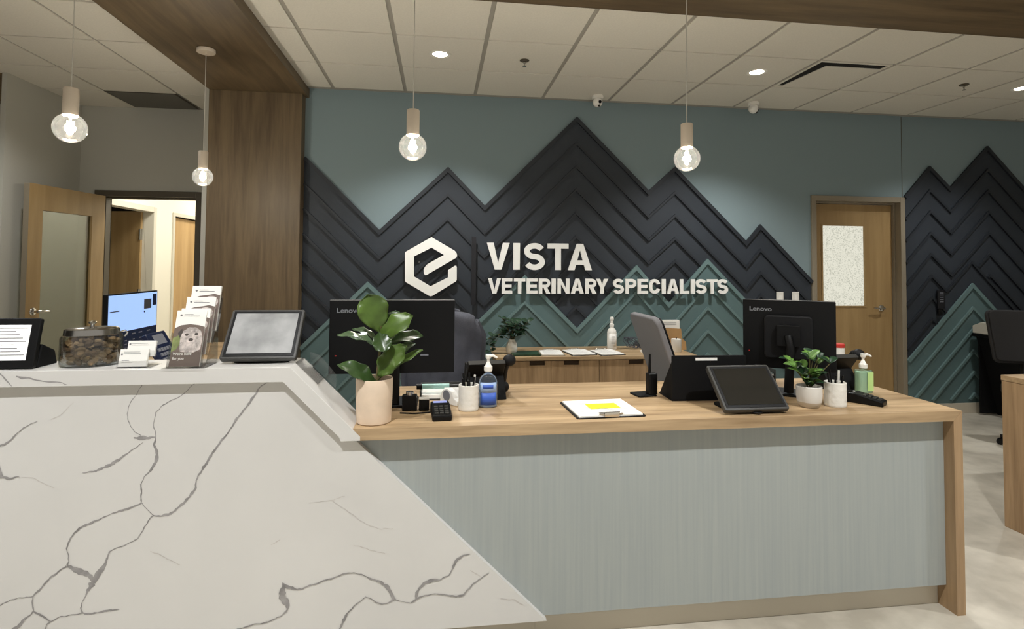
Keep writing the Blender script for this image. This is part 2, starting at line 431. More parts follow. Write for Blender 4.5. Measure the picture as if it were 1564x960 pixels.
struct(MB().box((3.5, WALL+.9, 0), (4.7, WALL+1.0, CEIL)).build('wall_behind_door', 'white_wall'))
# alcove door, standing open against the left wall
mb = MB(); door_frame(mb, -3.30, -2.33, 2.13, 5.85, 6.01, .055)
struct(mb.build('trim_4', 'frame_dark', bevel=.003))
mb = MB(); door_frame(mb, -2.33+.0, -2.33+.055, 2.13, 5.85, 5.86, .01)
d2 = wood_door('door_2', (-3.235, 5.84, 0), math.radians(-95.5), .88, 2.07, (.17, .74, .32, 1.86))
MB().box((.8802, .001, .01), (.8812, .044, 2.07)).build('edge_band', 'frame_taupe', d2)
lever(d2, Matrix.Translation((.81, .045, 1.03)) @ Matrix.Rotation(-PI/2, 4, 'X'), -1)
lever(d2, Matrix.Translation((.81, 0, 1.03)) @ Matrix.Rotation(PI/2, 4, 'X'), -1)
# corridor doors: one ajar onto a dark room, one closed
def side_frame(y0, y1, z1, x, w=.05):
    mb = MB()
    for a, b in ((y0, y0+w), (y1-w, y1)): mb.box((x-.12, a, 0), (x+.018, b, z1))
    mb.box((x-.12, y0+w, z1-w), (x+.018, y1-w, z1))
    return mb
struct(side_frame(6.58, 7.71, 2.14, -3.62, .07).build('trim_5', 'frame_cream', bevel=.004))
struct(side_frame(8.17, 9.15, 2.12, -3.62).build('trim_6', 'frame_cream', bevel=.004))
d3 = wood_door('door_3', (-3.735, 7.655, 0), math.radians(168), .92, 2.08, None, 'door_wood')
hg = MB().box((-.002, -.012, 1.72), (.01, .058, 1.86)).box((-.002, -.012, 1.0), (.01, .058, 1.1)).build('hinge', 'silver', d3)
d4 = wood_door('door_4', (-3.66, 8.225, 0), math.radians(90), .87, 2.06, None, 'door_wood_far')
# wood ribbon: column cladding, ceiling soffit and the beam over the desk
struct(MB().box((-1.905, 4.87, 0), (-1.165, WALL-.0005, CEIL-.085)).build('trim_7', 'wood_ribbon', bevel=.003))
struct(MB().box((-1.905, 1.9, CEIL-.085), (-1.135, WALL-.0005, CEIL-.0085)).build('trim_8', 'wood_ribbon_y'))
struct(MB().box((-1.13, 2.06, CEIL-.085), (7.4, 2.99, CEIL-.0085)).build('trim_9', 'wood_ribbon_x'))
# ================================================================== MOUNTAIN MURAL
def P2(x, y, Y=WALL): p = at(x, y, Y); return (p.x, p.z)
navy = [P2(*p) for p in ((466.7,239.6),(579.6,353),(684.4,257.3),(740,316),(880.3,181),(989.6,293),(1029.5,256.8),(1138,370),(1159.3,344.5),(1238,429))]
teal = [P2(*p) for p in ((460,530),(562.2,431.6),(678.8,540),(801,421.6),(880.5,502.4),(970.7,406.6),(1019.9,463.8),(1078.7,397))]
teal.append((3.56, teal[-1][1]-(3.56-teal[-1][0])))
navy2 = [P2(*p) for p in ((1379.8,300),(1417.3,255.4),(1448.5,287.7),(1505.2,225.2))]
navy2.append((navy2[-1][0]+1.1, navy2[-1][1]-1.08)); navy2.append((7.4, navy2[-1][1]+.75))
teal2 = [P2(1384.4,549), P2(1482,433.9)]; teal2[0] = (4.575, teal2[1][1]-(teal2[1][0]-4.575)*1.02); teal2.append((teal2[1][0]+1.15, teal2[1][1]-1.15))
navy[0] = (-1.163, navy[0][1]); teal[0] = (-1.163, teal[0][1]); navy[-1] = (3.56, navy[-1][1]); navy2[0] = (4.575, navy2[0][1])
def zat(line, x):
    if x <= line[0][0]: return line[0][1]
    for (a, b), (c, d) in zip(line, line[1:]):
        if x <= c: return b+(d-b)*(x-a)/(c-a)
    return line[-1][1]
def pieces(line, keep):                # parts of a polyline where keep(x, z) holds
    D = []
    for k, ((a, b), (c, d)) in enumerate(zip(line, line[1:])):
        n = max(2, int(abs(c-a)/.006))
        for i in range(n): D.append((a+(c-a)*i/n, b+(d-b)*i/n, i == 0))
    D.append((*line[-1], True))
    out = []; cur = []
    for x, z, vert in D+[(1e9, -1e9, False)]:
        if x < 1e8 and keep(x, z): cur.append((x, z, vert))
        elif cur:
            q = [cur[0]]+[c for c in cur[1:-1] if c[2]]+([cur[-1]] if len(cur) > 1 else [])
            q = [(c[0], c[1]) for c in q]
            r = [q[0]]
            for c in q[1:]:
                if abs(c[0]-r[-1][0]) > .012: r.append(c)
            if len(r) > 1: out.append(r)
            cur = []
    return out
def mural(name, label, ridge, lower, yf, m, mt, step, floorz, first=.235, top=.034, extra=None):
    t = thing(name, label, 'wall panelling', ((ridge[0][0]+ridge[-1][0])/2*0, 0, 0))
    if lower is None: poly = list(ridge)+[(ridge[-1][0], floorz), (ridge[0][0], floorz)]
    elif abs(lower[-1][0]-ridge[-1][0]) < .01: poly = list(ridge)+list(lower)[::-1]
    else: poly = list(ridge)+[(ridge[-1][0], floorz), (lower[-1][0], floorz)]+list(lower)[::-1]
    MB().prism(poly, XZ, yf, WALL-.0004).build('panel', m, t)
    b = MB(); L = [(x, z-.012) for x, z in ridge]
    ribbon_quads(b, L, top, XZ, yf-.021, yf-.0002); b.build('edge_trim', mt, t)
    for k in range(0, 14):
        dz = first+step*k; line = [(x, z-dz) for x, z in ridge]
        ps = pieces(line, lambda x, z: z > floorz+.03 and (lower is None or z > zat(lower, x)+(.245 if extra and extra[0][0] < x < extra[-1][0] else .02)))
        for p in ps:
            b = MB(); ribbon_quads(b, p, .021, XZ, yf-.019, yf-.0002); b.build('batten', mt, t)
    if extra:
        b = MB(); ribbon_quads(b, extra, .021, XZ, yf-.019, yf-.0002); b.build('batten', mt, t)
    return t
mural('mountain_panelling', 'large charcoal navy mountain range panelling with raised chevron battens, behind the desk', navy, teal, WALL-.008, 'navy', 'navy_shaded', .2135, .1)
mural('mountain_panelling', 'teal green low mountain foothills panelling in front of the navy peaks, behind the desk', teal, None, WALL-.012, 'teal', 'teal_lit', .2135, .1)
mural('mountain_panelling', 'navy mountain panelling with twin peaks on the wall right of the wooden door', navy2, teal2, WALL-.008, 'navy', 'navy_shaded', .2135, .1, extra=[(5.02, teal2[1][1]+.222-(teal2[1][0]-5.02)*1.02), (teal2[1][0], teal2[1][1]+.222), (5.80, teal2[1][1]+.222-(5.80-teal2[1][0]))])
mural('mountain_panelling', 'single teal green peak panelling low on the wall right of the wooden door', teal2, None, WALL-.012, 'teal', 'teal_lit', .2135, .1)
# ================================================================== WALL SIGN
SF = 4.925; SB = 4.943
def glyph(c, x0, x1, z0, z1, t):
    """list of polygons for a bold grotesque capital in the box"""
    w = x1-x0; h = z1-z0; X = lambda u: x0+u; Z = lambda v: z0+v
    def poly(*p): return [(X(a), Z(b)) for a, b in p]
    def stroke(pts, tt):
        L, R = ribbon(pts, tt); return [[(X(a), Z(b)) for a, b in (L[i], R[i], R[i+1], L[i+1])] for i in range(len(pts)-1)]
    v = t*1.08; hb = t*.86             # slanted and horizontal stroke weights
    if c == 'I': return [poly((0,0),(w,0),(w,h),(0,h))]
    if c == 'T': return [poly((0,h-hb),((w-t)/2,h-hb),((w-t)/2,0),((w+t)/2,0),((w+t)/2,h-hb),(w,h-hb),(w,h),(0,h))]
    if c == 'L': return [poly((0,0),(w,0),(w,hb),(t,hb),(t,h),(0,h))]
    if c == 'E': m = (h-hb)/2; return [poly((0,0),(w,0),(w,hb),(t,hb),(t,m),(w*.93,m),(w*.93,m+hb),(t,m+hb),(t,h-hb),(w,h-hb),(w,h),(0,h))]
    if c == 'V': return [poly((0,h),(w/2-t*.55,0),(w/2+t*.55,0),(w,h),(w-v*1.04,h),(w/2,h*.24),(v*1.04,h))]
    if c == 'A':
        a = w/2-t*.55; b = w/2+t*.55; f = lambda z: a*z/h; zi = .2*h; zj = zi+hb*.9; q = v*1.04
        inx = lambda z: q+(w/2-q)*(z/(h*.76))
        return [poly((0,0),(q,0),(inx(zi),zi),(inx(zj),zj),(w/2,h*.76),(w/2,h),(a,h)), poly((w,0),(w-q,0),(w-inx(zi),zi),(w-inx(zj),zj),(w/2,h*.76),(w/2,h),(b,h)), poly((inx(zi),zi),(w-inx(zi),zi),(w-inx(zj),zj),(inx(zj),zj))]
    if c == 'N': return [poly((0,0),(t,0),(t,h*.66),(w-t,0),(w,0),(w,h),(w-t,h),(w-t,h*.34),(t,h),(0,h))]
    if c == 'Y': return [poly((0,h),(w/2-t/2,h*.40),(w/2-t/2,0),(w/2+t/2,0),(w/2+t/2,h*.40),(w,h),(w-v*1.15,h),(w/2,h*.58),(v*1.15,h))]
    if c in 'PR':
        r = (h*.60-hb)/2; zc = h-hb/2-r
        out = [poly((0,0),(t,0),(t,h),(0,h))]
        pts = [(t, h-hb/2)]+arc(w-t/2-r, zc, r, r, 90, -90, 12)+[(t, zc-r)]
        out += stroke(pts, hb)
        if c == 'R': out.append(poly((w*.40,zc-r-hb/2+.0),(w-v*1.12,0),(w,0),(w*.40+v*1.02,zc-r-hb/2)))
        return out
    if c == 'C':
        pts = arc(w/2, h-t/2-(w-t)/2*.98, (w-t)/2, (w-t)/2*.98, 8, 180, 14)+arc(w/2, t/2+(w-t)/2*.98, (w-t)/2, (w-t)/2*.98, 180, 352, 14); return stroke(pts, t*.95)
    if c == 'S':
        ry = (h-hb)/4; rx = (w-t)/2
        pts = arc(w/2, h-hb/2-ry, rx, ry, 22, 262, 16)+arc(w/2, hb/2+ry, rx, ry, 82, -158, 16); return stroke(pts, t*.92)
sign = thing('wall_sign', 'white raised lettering VISTA VETERINARY SPECIALISTS with hexagon emblem on the mountain panelling', 'sign', (1.2, SF, 1.4))
def sobj(mb, name, m, bevel=0):
    o = mb.build(name, m, sign, bevel=bevel)
    o.location = (-1.2, -SF, -1.4); return o
S1 = [('V',743.4,778.2),('I',783.9,793.9),('S',800.3,832.5),('T',836.4,868.3),('A',867.7,904.1)]
S2 = [('V',745.3,765),('E',766.4,782.4),('T',785,802.3),('E',804.4,821),('R',823.2,840.8),('I',842.6,848.9),('N',851.7,869.9),('A',872.4,891.7),('R',894.2,911.2),('Y',910.5,929.2),('S',936.5,953.2),('P',955.6,972.4),('E',974.3,990),('C',991.9,1008.5),('I',1010.9,1017),('A',1019,1037.2),('L',1039,1053),('I',1055.6,1061.8),('S',1063,1079.7),('T',1079.9,1096.1),('S',1096.3,1112.5)]
def letters(S, y0, y1, t):
    for c, a, b in S:
        zt = at((S[0][1]+S[-1][2])/2, y0, SF).z; zb = at((S[0][1]+S[-1][2])/2, y1, SF).z
        xa = at(a, y1, SF).x; xb = at(b, y1, SF).x
        mb = MB()
        for p in glyph(c, xa, xb, zb, zt, t): mb.prism(p, XZ, SF, SB)
        sobj(mb, 'letter', 'sign_white')
letters(S1, 371.3, 412, .053); letters(S2, 425.6, 448.4, .0305)
em = [(405,150),(648,292),(668,316),(674,345),(664,366),(350,548),(334,545),(325,528),(323,492),(335,462),(360,434),(535,337),(405,260),(220,353),(220,562),(395,665),(578,572),(578,497),(650,450),(664,450),(670,462),(670,598),(660,614),(412,766),(395,770),(378,764),(136,622),(126,606),(126,318),(136,302)]
pl = [(at(600+x/6.857, 340+y/6.857, SF).x, at(600+x/6.857, 340+y/6.857, SF).z) for x, y in em]
sobj(MB().prism(pl, XZ, SF, SB), 'emblem', 'sign_white')
a = at(720.5, 361, SF); b = at(726.5, 466, SF)
sobj(MB().box((a.x, SF+.006, b.z), (b.x, SB, a.z)), 'divider_bar', 'sign_bar')
# standoff pins reach back to the battens
pins = MB()
for c, x, y in ((0, 760, 400), (0, 789, 390), (0, 852, 390), (0, 640, 400), (0, 690, 420), (0, 723, 380), (0, 723, 450), (0, 988, 440), (0, 1014, 437), (0, 1058.5, 437), (0, 845.5, 437)):
    p = at(x, y, SF); pins.tube([(p.x, SB-.004, p.z), (p.x, WALL-.009, p.z)], .004, 6)
sobj(pins, 'standoff_pin', 'silver')
# ================================================================== THE MARBLE COUNTER AND THE DESK
DT = .840; MT = 1.067; YF = 2.103
counter = thing('reception_counter', 'tall reception counter clad in white marble with grey veins and a diagonal right edge', 'counter', (-1.2, 2.2, 0))
def cobj(mb, name, m=None, bevel=0, par=counter, seg=2):
    o = mb.build(name, m, par, bevel=bevel, seg=seg); o.location = (1.2, -2.2, 0); return o
# front panel, 45 degree right edge
PF = 2.126; XL = -3.2
fp = [(XL, .095), (.418, .095), (-.273, .757+.012), (-.273-.02, .79), (-.53, 1.015), (XL, 1.015)]
mb = MB().use('marble').prism(fp, XZ, PF, PF+.026)
def cr(x, y): return (x/2.182, 520+y/2.182)          # crop -> photograph
def cr5(x, y): return (380+x/2.183, 520+y/2.183)
A = [
 [(475,145,3),(450,185,3),(430,215,3),(424,245,3),(432,280,3),(445,300,3),(470,315,4)],
 [(650,140,3),(625,165,3),(600,185,4),(545,212,3),(520,240,3),(511,280,3),(520,315,4),(515,345,9),(525,380,14),(518,405,12),(500,435,8),(480,455,3),(470,480,4),(470,500,6),(470,540,4)],
 [(445,325,4),(470,324,16),(495,323,10),(520,320,3)],
 [(475,338,2),(455,355,4),(430,372,4),(405,388,8),(380,405,14),(350,422,12),(320,434,8),(275,440,3)],
 [(905,135,3),(885,142,4),(870,150,5),(850,180,9),(830,210,8),(800,245,8),(780,275,9),(765,300,5),(740,330,8),(710,370,9),(690,405,10),(670,435,9),(652,465,5),(652,490,7),(640,510,10),(620,532,10),(600,550,8),(580,568,10),(560,580,13),(535,584,6),(512,582,5),(490,560,2),(470,540,3)],
 [(512,582,4),(495,600,4),(480,620,4),(468,645,4),(458,660,5),(430,675,4),(400,688,4),(380,693,4),(365,705,5),(352,740,10),(340,760,18),(325,780,22),(312,800,26),(305,815,24),(292,833,8),(285,850,4),(275,868,3),(270,890,5),(275,907,8),(300,908,6),(335,903,8),(370,897,9),(398,895,2)],
 [(470,540,4),(445,552,8),(420,562,10),(395,568,8),(370,578,4),(335,592,5),(310,603,9),(290,612,7),(265,625,10),(250,640,8),(235,658,5),(222,690,5),(228,715,4),(230,735,5),(222,748,7)],
 [(222,750,6),(240,757,18),(262,766,28),(285,775,22),(303,785,16),(310,800,10)],
 [(222,750,6),(200,765,7),(180,780,6),(160,798,8),(140,820,7),(122,840,8),(110,852,6),(85,856,3),(60,856,4),(30,866,3),(0,880,4),(-30,895,3)],
 [(110,852,4),(108,870,5),(112,900,6),(95,918,6),(80,930,9),(62,950,14),(40,968,16)],
 [(112,900,5),(140,915,7),(170,935,6),(200,920,3),(240,912,3),(275,907,5)],
 [(170,935,4),(155,945,4),(150,970,7)],
 [(-30,362,8),(0,350,12),(20,343,8),(40,328,6),(60,308,5),(80,290,4),(105,276,3),(125,268,2)],
 [(-10,400,8),(0,430,10),(6,455,12),(30,458,8),(65,451,4)],
]
B = [
 [(-40,960,3),(0,950,5),(30,942,4),(60,938,5),(90,926,4),(115,912,5),(130,895,7),(128,875,24),(112,855,28),(112,835,24),(118,815,16),(130,820,16),(150,825,9),(175,828,6),(200,815,8),(225,808,5),(260,795,7),(290,788,5),(315,776,6),(350,773,4),(380,780,4),(410,795,7),(440,803,10),(458,815,13),(472,835,14),(485,860,12),(465,872,4),(445,878,5),(425,872,5),(405,858,4),(390,852,4),(370,870,4),(350,885,5),(330,905,7),(318,930,12),(305,955,8),(298,972,6)],
 [(485,860,4),(515,870,2),(540,874,3),(558,860,12),(560,840,14),(572,822,10),(585,808,14),(610,798,14),(640,795,5),(665,782,4),(678,760,10),(690,735,12),(710,718,8),(738,710,5)],
 [(560,858,8),(590,848,5),(620,842,4),(650,844,6),(690,852,7),(715,848,9),(730,830,8),(745,812,6),(770,795,5),(800,775,4)],
]
FAINT = [[(170,262,3),(200,250,3),(245,205,2)],[(500,700,2),(530,712,5),(560,728,3),(600,746,3)],[(60,455,2),(110,455,2),(140,475,2),(180,490,2)]]
FAINT5 = [[(350,682,2),(380,688,4),(410,700,3),(455,710,3)],[(740,765,3),(755,775,5),(772,785,3)],[(275,530,3),(300,548,3),(340,575,3),(380,605,2),(430,628,2),(480,625,2)],[(200,540,1),(275,532,3),(320,518,2)],[(840,860,3),(880,862,4),(915,880,4)],[(75,680,2),(105,662,4)]]
def vein(lst, conv, sc, Y, dy, slot, clipf=None):
    mb.use(slot)
    for li, L in enumerate(lst):
        pts = []; ws = []; dyi = dy-li*.00006
        for i in range(len(L)-1):
            x0, y0, w0 = L[i]; x1, y1, w1 = L[i+1]; n = max(2, int(math.hypot(x1-x0, y1-y0)/5))
            for k in range(n):
                t = k/n; x = x0+(x1-x0)*t; y = y0+(y1-y0)*t; w = w0+(w1-w0)*t
                j = noise.noise_vector(Vector((x*.06, y*.06, 3.1)))*3.2
                p = at(*conv(x+j.x, y+j.y), Y); pts.append((p.x, p.z)); ws.append(max(.0015, w*(.68+.5*noise.noise(Vector((x*.11, y*.11, 9))))*sc))
        x, y, w = L[-1]; p = at(*conv(x, y), Y); pts.append((p.x, p.z)); ws.append(.002)
        Lp, Rp = ribbon(pts, ws)
        if clipf: Lp = [clipf(q) for q in Lp]; Rp = [clipf(q) for q in Rp]
        for i in range(len(pts)-1):
            o = [Lp[i], Rp[i], Rp[i+1], Lp[i+1]]
            mb.add([(a, Y+dyi, b) for a, b in o], [(0, 1, 2, 3)], False)
k = 1/2.182*2.2/855
lim = lambda q: (min(q[0], .505-.012-max(q[1], .1)+.0), max(q[1], .0955))
vein(A, cr, k, PF, -.0004, 'vein', lim); vein(B, cr5, k, PF, -.0014, 'vein', lim)
vein(FAINT, cr, k, PF, -.0003, 'vein_faint'); vein(FAINT5, cr5, k, PF, -.0003, 'vein_faint', lim)
cobj(mb, 'front_panel')
# thick folded slab: flat bar top, then a 45 degree fall to the desk
th = .054
sl = [(XL, MT-th), (-.549, MT-th), (-.352, .812), (-.3465, .797), (-.277, .797), (-.277, .812), (-.527, MT), (XL, MT)]
mb = MB().use('marble').prism(sl, XZ, YF, 2.305)
mb.use('vein')
vein([[(23,574,2),(33,577,4),(45,577.5,3.2),(56,580.5,2.5),(75,583,2),(95,584,2),(102,587,1.5)],[(-2,571,2),(8,580,2.5),(18,589.5,2)]], lambda x, y: (x, y), 1/390, YF, -.0003, 'vein')
vein([[(140,-1,1),(141,-1,1)]], lambda x, y: (x, 560), 1e-6, YF, -.0003, 'vein')
cobj(mb, 'bar_top', bevel=.0015)
# core behind the marble
cobj(MB().prism([(XL, .1), (.36, .1), (-.30, .745), (-.56, 1.0), (XL, 1.0)], XZ, 2.2, 2.29), 'cabinet_body', 'blue_panel')
cobj(MB().box((XL, 2.195, 0), (.384, 2.28, .099)), 'toe_kick', 'kick')
# desk
desk = thing('reception_desk', 'long oak topped reception desk with pale blue grey front panel and oak waterfall end', 'desk', (.95, 2.4, 0))
def dobj(mb, name, m=None, bevel=0):
    o = mb.build(name, m, desk, bevel=bevel); o.location = (-.95, -2.4, 0); return o
PX = .370
dobj(MB().prism([(-.352+.0, DT-.042), (-.2775, DT-.042), (-.2775, .8125), (-.304, DT), (2.183, DT), (2.183-.0, DT-.0), (2.183, DT-.001), (2.142, DT-.042)][1:6]+[(2.142, DT-.042)], XZ, YF, 2.81), 'desk_top', 'oak_x')
dobj(MB().prism([(2.1425, 0), (2.183, 0), (2.183, DT-.0015), (2.1425, DT-.042)], XZ, YF, 2.81), 'waterfall_end', 'oak_z')
dobj(MB().box((.0, 2.152, .1), (2.1415, 2.19, DT-.0425)).prism([(-.30, .745), (.0, .45), (.0, DT-.0425), (-.30, DT-.0425)], XZ, 2.152, 2.19), 'front_panel', 'blue_panel')
dobj(MB().box((.385, 2.195, 0), (2.1415, 2.21, .1)), 'toe_kick', 'kick')
dobj(MB().box((.45, 2.19, .1), (.49, 2.75, DT-.0425)).box((1.2, 2.19, .1), (1.24, 2.75, DT-.0425)).box((-.28, 2.31, 0), (-.24, 2.75, DT-.0425)), 'side_support', 'oak_dark_z')
# return worktop behind the tall counter
rd = thing('return_worktop', 'low oak worktop behind the marble counter carrying a monitor and phone', 'desk', (-1.55, 3.3, 0))
o = MB().box((-.5, -.98, .80), (.35, 1.2, .84)).build('desk_top', 'oak_x', rd, bevel=.002)
MB().box((-.48, -.9, 0), (-.44, 1.15, .7995)).box((.0, -.9, 0), (.3, -.86, .7995)).build('side_support', 'oak_dark_z', rd)
# credenza at the back wall
cd = thing('credenza', 'low oak credenza with notched door pulls under the mural', 'cabinet', (1.3, 4.72, 0))
CT = .706
def kobj(mb, name, m, bevel=.0015):
    o = mb.build(name, m, cd, bevel=bevel); o.location = (-1.3, -4.72, 0); return o
kobj(MB().box((.455, 4.42, CT-.028), (2.12, 4.968, CT)), 'cabinet_top', 'oak_x')
kobj(MB().box((.475, 4.452, .09), (2.10, 4.96, CT-.0285)), 'body', 'oak_dark_z')
kobj(MB().box((.50, 4.50, 0), (2.08, 4.95, .0895)), 'plinth', 'kick')
for x0, x1, n in ((.478, .893, .72), (.897, 1.29, 1.0), (1.294, 1.69, 1.54), (1.694, 2.097, 1.9)):
    z0, z1 = .095, CT-.034; a = n; b = n+.125
    dr = MB().box((x0, 4.431, z0), (x1, 4.4515, z1-.035))
    dr.box((x0, 4.431, z1-.035), (a, 4.4515, z1)).box((b, 4.431, z1-.035), (x1, 4.4515, z1))
    kobj(dr, 'cabinet_door', 'oak_z', .001)
    # dark strip painted as the shadow inside the notch
    kobj(MB().box((a, 4.446, z1-.035), (b, 4.4515, z1)), 'notch_shade', 'notch', 0)
# right hand oak unit
ru = thing('reception_pod', 'plain oak block unit cut off by the right picture edge', 'cabinet', (3.6, 2.75, 0))
MB().box((-.45, -.6, 0), (.45, .04, .84-.031)).build('body', 'oak_z', ru, bevel=.002)
MB().box((-.452, -.602, .81), (.452, .042, .84)).build('cabinet_top', 'oak_x', ru, bevel=.002)
# ================================================================== PENDANTS, DOWNLIGHTS, CEILING FITTINGS
def pendant(label, x, y, zb, power=13):
    t = thing('pendant_lamp', label, 'pendant light', (x, y, CEIL-.085), 0, None)
    top = CEIL-.085
    MB().lathe([(1e-4, -.001), (.055, -.001), (.058, -.004), (.058, -.022), (.055, -.026), (1e-4, -.026)], seg=28).build('canopy', 'socket', t)
    sz = zb+.0625-.008
    MB().tube([(0, 0, -.026), (0, 0, sz+.115-top)], .0022, 6).build('cord', 'cord_white', t)
    z = sz-top
    MB().lathe([(1e-4, z+.117), (.026, z+.117), (.029, z+.113), (.029, z), (.026, z-.003), (1e-4, z-.003)], seg=28).build('lamp_socket', 'socket', t)
    r = .0625; prof = [(.0155, zb-top+.0605)]+[(r*math.sin(a), zb-top+r*math.cos(a)) for a in [math.radians(18+162*i/22) for i in range(23)]]
    prof[-1] = (1e-4, prof[-1][1])
    bl = MB().lathe(prof, seg=36).build('bulb', 'bulb_glass', t, split=False)
    f = MB()
    for k in range(4):
        a = PI/2*k+.4; f.tube([(.007*math.cos(a), .007*math.sin(a), zb-top-.026), (.010*math.cos(a), .010*math.sin(a), zb-top+.03)], .0022, 6)
    f.tube([(0, 0, zb-top+.02), (0, 0, zb-top+.06)], .004, 6)
    f.build('filament', 'filament', bl)
    L = bpy.data.lights.new('bulb_light', 'POINT'); L.energy = power; L.color = (1, .94, .82); L.shadow_soft_size = .02
    lo = bpy.data.objects.new('bulb_light', L); COL.objects.link(lo); lo.location = (x, y, zb)
    return t
pendant('globe bulb pendant hanging furthest left, above the treat jar', -1.57, 2.60, 2.006)
pendant('globe bulb pendant hanging in front of the wooden column', -1.57, 3.95, 2.008)
pendant('globe bulb pendant hanging above the left desk monitor', -.128, 2.58, 1.972)
pendant('globe bulb pendant hanging above the right end of the sign', 1.19, 2.58, 1.962)
def spot(x, y, e, ang=122, blend=.7, col=(1, .998, .98), r=.05, z=CEIL-.012):
    L = bpy.data.lights.new('downlight_lamp', 'SPOT'); L.energy = e; L.spot_size = math.radians(ang); L.spot_blend = blend; L.color = col; L.shadow_soft_size = r
    o = bpy.data.objects.new('downlight_lamp', L); COL.objects.link(o); o.location = (x, y, z); return o
def downlight(label, x, y, e):
    t = thing('recessed_downlight', label, 'downlight', (x, y, CEIL-.0085))
    MB().lathe([(.052, -.001), (.056, -.004), (.074, -.005), (.078, -.0005), (.052, -.0002)], seg=32).build('trim_ring', 'white', t)
    MB().lathe([(1e-4, -.0022), (.052, -.0022), (.052, -.001), (1e-4, -.001)], seg=32).build('lens', 'downlight', t)
    spot(x, y, e)
    return t
downlight('round recessed downlight above the hexagon emblem', -.015, 4.005, DLW)
downlight('round recessed downlight beside the ceiling diffuser', 2.42, 4.005, DLW)
downlight('round recessed downlight at the right picture edge', 4.81, 4.03, DLW*.6)
def sprinkler(label, x, y):
    t = thing('fire_sprinkler', label, 'sprinkler', (x, y, CEIL-.0085))
    MB().lathe([(1e-4, 0), (.034, 0), (.036, -.004), (.030, -.009), (1e-4, -.009)], seg=20).build('escutcheon', 'frame_dark', t)
    MB().lathe([(1e-4, -.009), (.009, -.009), (.009, -.022), (.005, -.026), (.005, -.042), (.014, -.044), (.014, -.047), (1e-4, -.047)], seg=14).build('nozzle', 'silver', t)
sprinkler('small dark sprinkler head between the two middle downlights', .602, 4.03)
sprinkler('small dark sprinkler head right of the ceiling diffuser', 4.25, 4.02)
def ceiling_camera(label, x, y, rz):
    t = thing('security_camera', label, 'security camera', (x, y, CEIL-.0085), rz)
    MB().lathe([(1e-4, 0), (.05, 0), (.052, -.008), (.048, -.028), (1e-4, -.03)], seg=24).build('mount', 'white', t)
    b = MB().sphere((0, 0, -.058), .044, (1, 1, 1), 20, 12).build('camera_ball', 'white_gloss', t)
    X = Matrix.Translation((0, -.036, -.062)) @ Matrix.Rotation(math.radians(100), 4, 'X')
    MB().lathe([(1e-4, .012), (.013, .012), (.015, .006), (.015, -.004)], (0, 0, 0), 16, X).lathe([(1e-4, .012), (.009, .012), (.011, .006), (.011, -.004)], (0, 0, 0), 16, Matrix.Translation((0, -.022, -.09)) @ Matrix.Rotation(math.radians(130), 4, 'X')).build('lens', 'black', b)
ceiling_camera('white ceiling camera facing the lobby above the tallest navy peak', 1.375, 4.79, math.radians(16))
ceiling_camera('white ceiling camera turned sideways, right of the first pendant pair', 2.84, 4.76, math.radians(70))
# supply diffuser in the tile between the downlight and the sprinkler
vx0, vx1, vy0, vy1 = X0+6*T+.013, X0+7*T-.013, ya-T+.009, ya-.009
t = thing('ceiling_diffuser', 'square ceiling air diffuser with dark slots above the wooden door side', 'air vent', ((vx0+vx1)/2, (vy0+vy1)/2, CEIL))
def vobj(mb, n, m): o = mb.build(n, m, t); o.location = (-(vx0+vx1)/2, -(vy0+vy1)/2, -CEIL); return o
vobj(MB().box((vx0, vy0, CEIL-.009), (vx1, vy0+.022, CEIL-.0005)).box((vx0, vy1-.022, CEIL-.009), (vx1, vy1, CEIL-.0005)).box((vx0, vy0+.022, CEIL-.009), (vx0+.022, vy1-.022, CEIL-.0005)).box((vx1-.022, vy0+.022, CEIL-.009), (vx1, vy1-.022, CEIL-.0005)), 'frame', 'tile')
vobj(MB().box((vx0+.022, vy0+.022, CEIL-.003), (vx1-.022, vy1-.022, CEIL-.0007)), 'slot', 'hole')
vobj(MB().prism([(vx0+.115, vy0+.10), (vx1-.026, vy0+.10), (vx1-.026, vy1-.026), (vx0+.07, vy1-.026)], XY, CEIL-.009, CEIL-.0032), 'plaque', 'tile')
gx0, gx1, gy0, gy1 = -2.955, -2.362, 5.325, 5.84
t = thing('return_air_grille', 'dark slatted return air grille in the alcove ceiling', 'air vent', ((gx0+gx1)/2, (gy0+gy1)/2, CEIL))
g = MB(); 
for i in range(24): 
    y = gy0+.02+(gy1-gy0-.04)*i/24; g.box((gx0+.015, y, CEIL-.016), (gx1-.015, y+.006, CEIL-.0082))
def gobj(mb, n, m): o = mb.build(n, m, t); o.location = (-(gx0+gx1)/2, -(gy0+gy1)/2, -CEIL); return o
gobj(g, 'slat', 'slat_grey')
gobj(MB().box((gx0, gy0, CEIL-.0105), (gx1, gy1, CEIL-.0084)), 'backing', 'frame_dark')
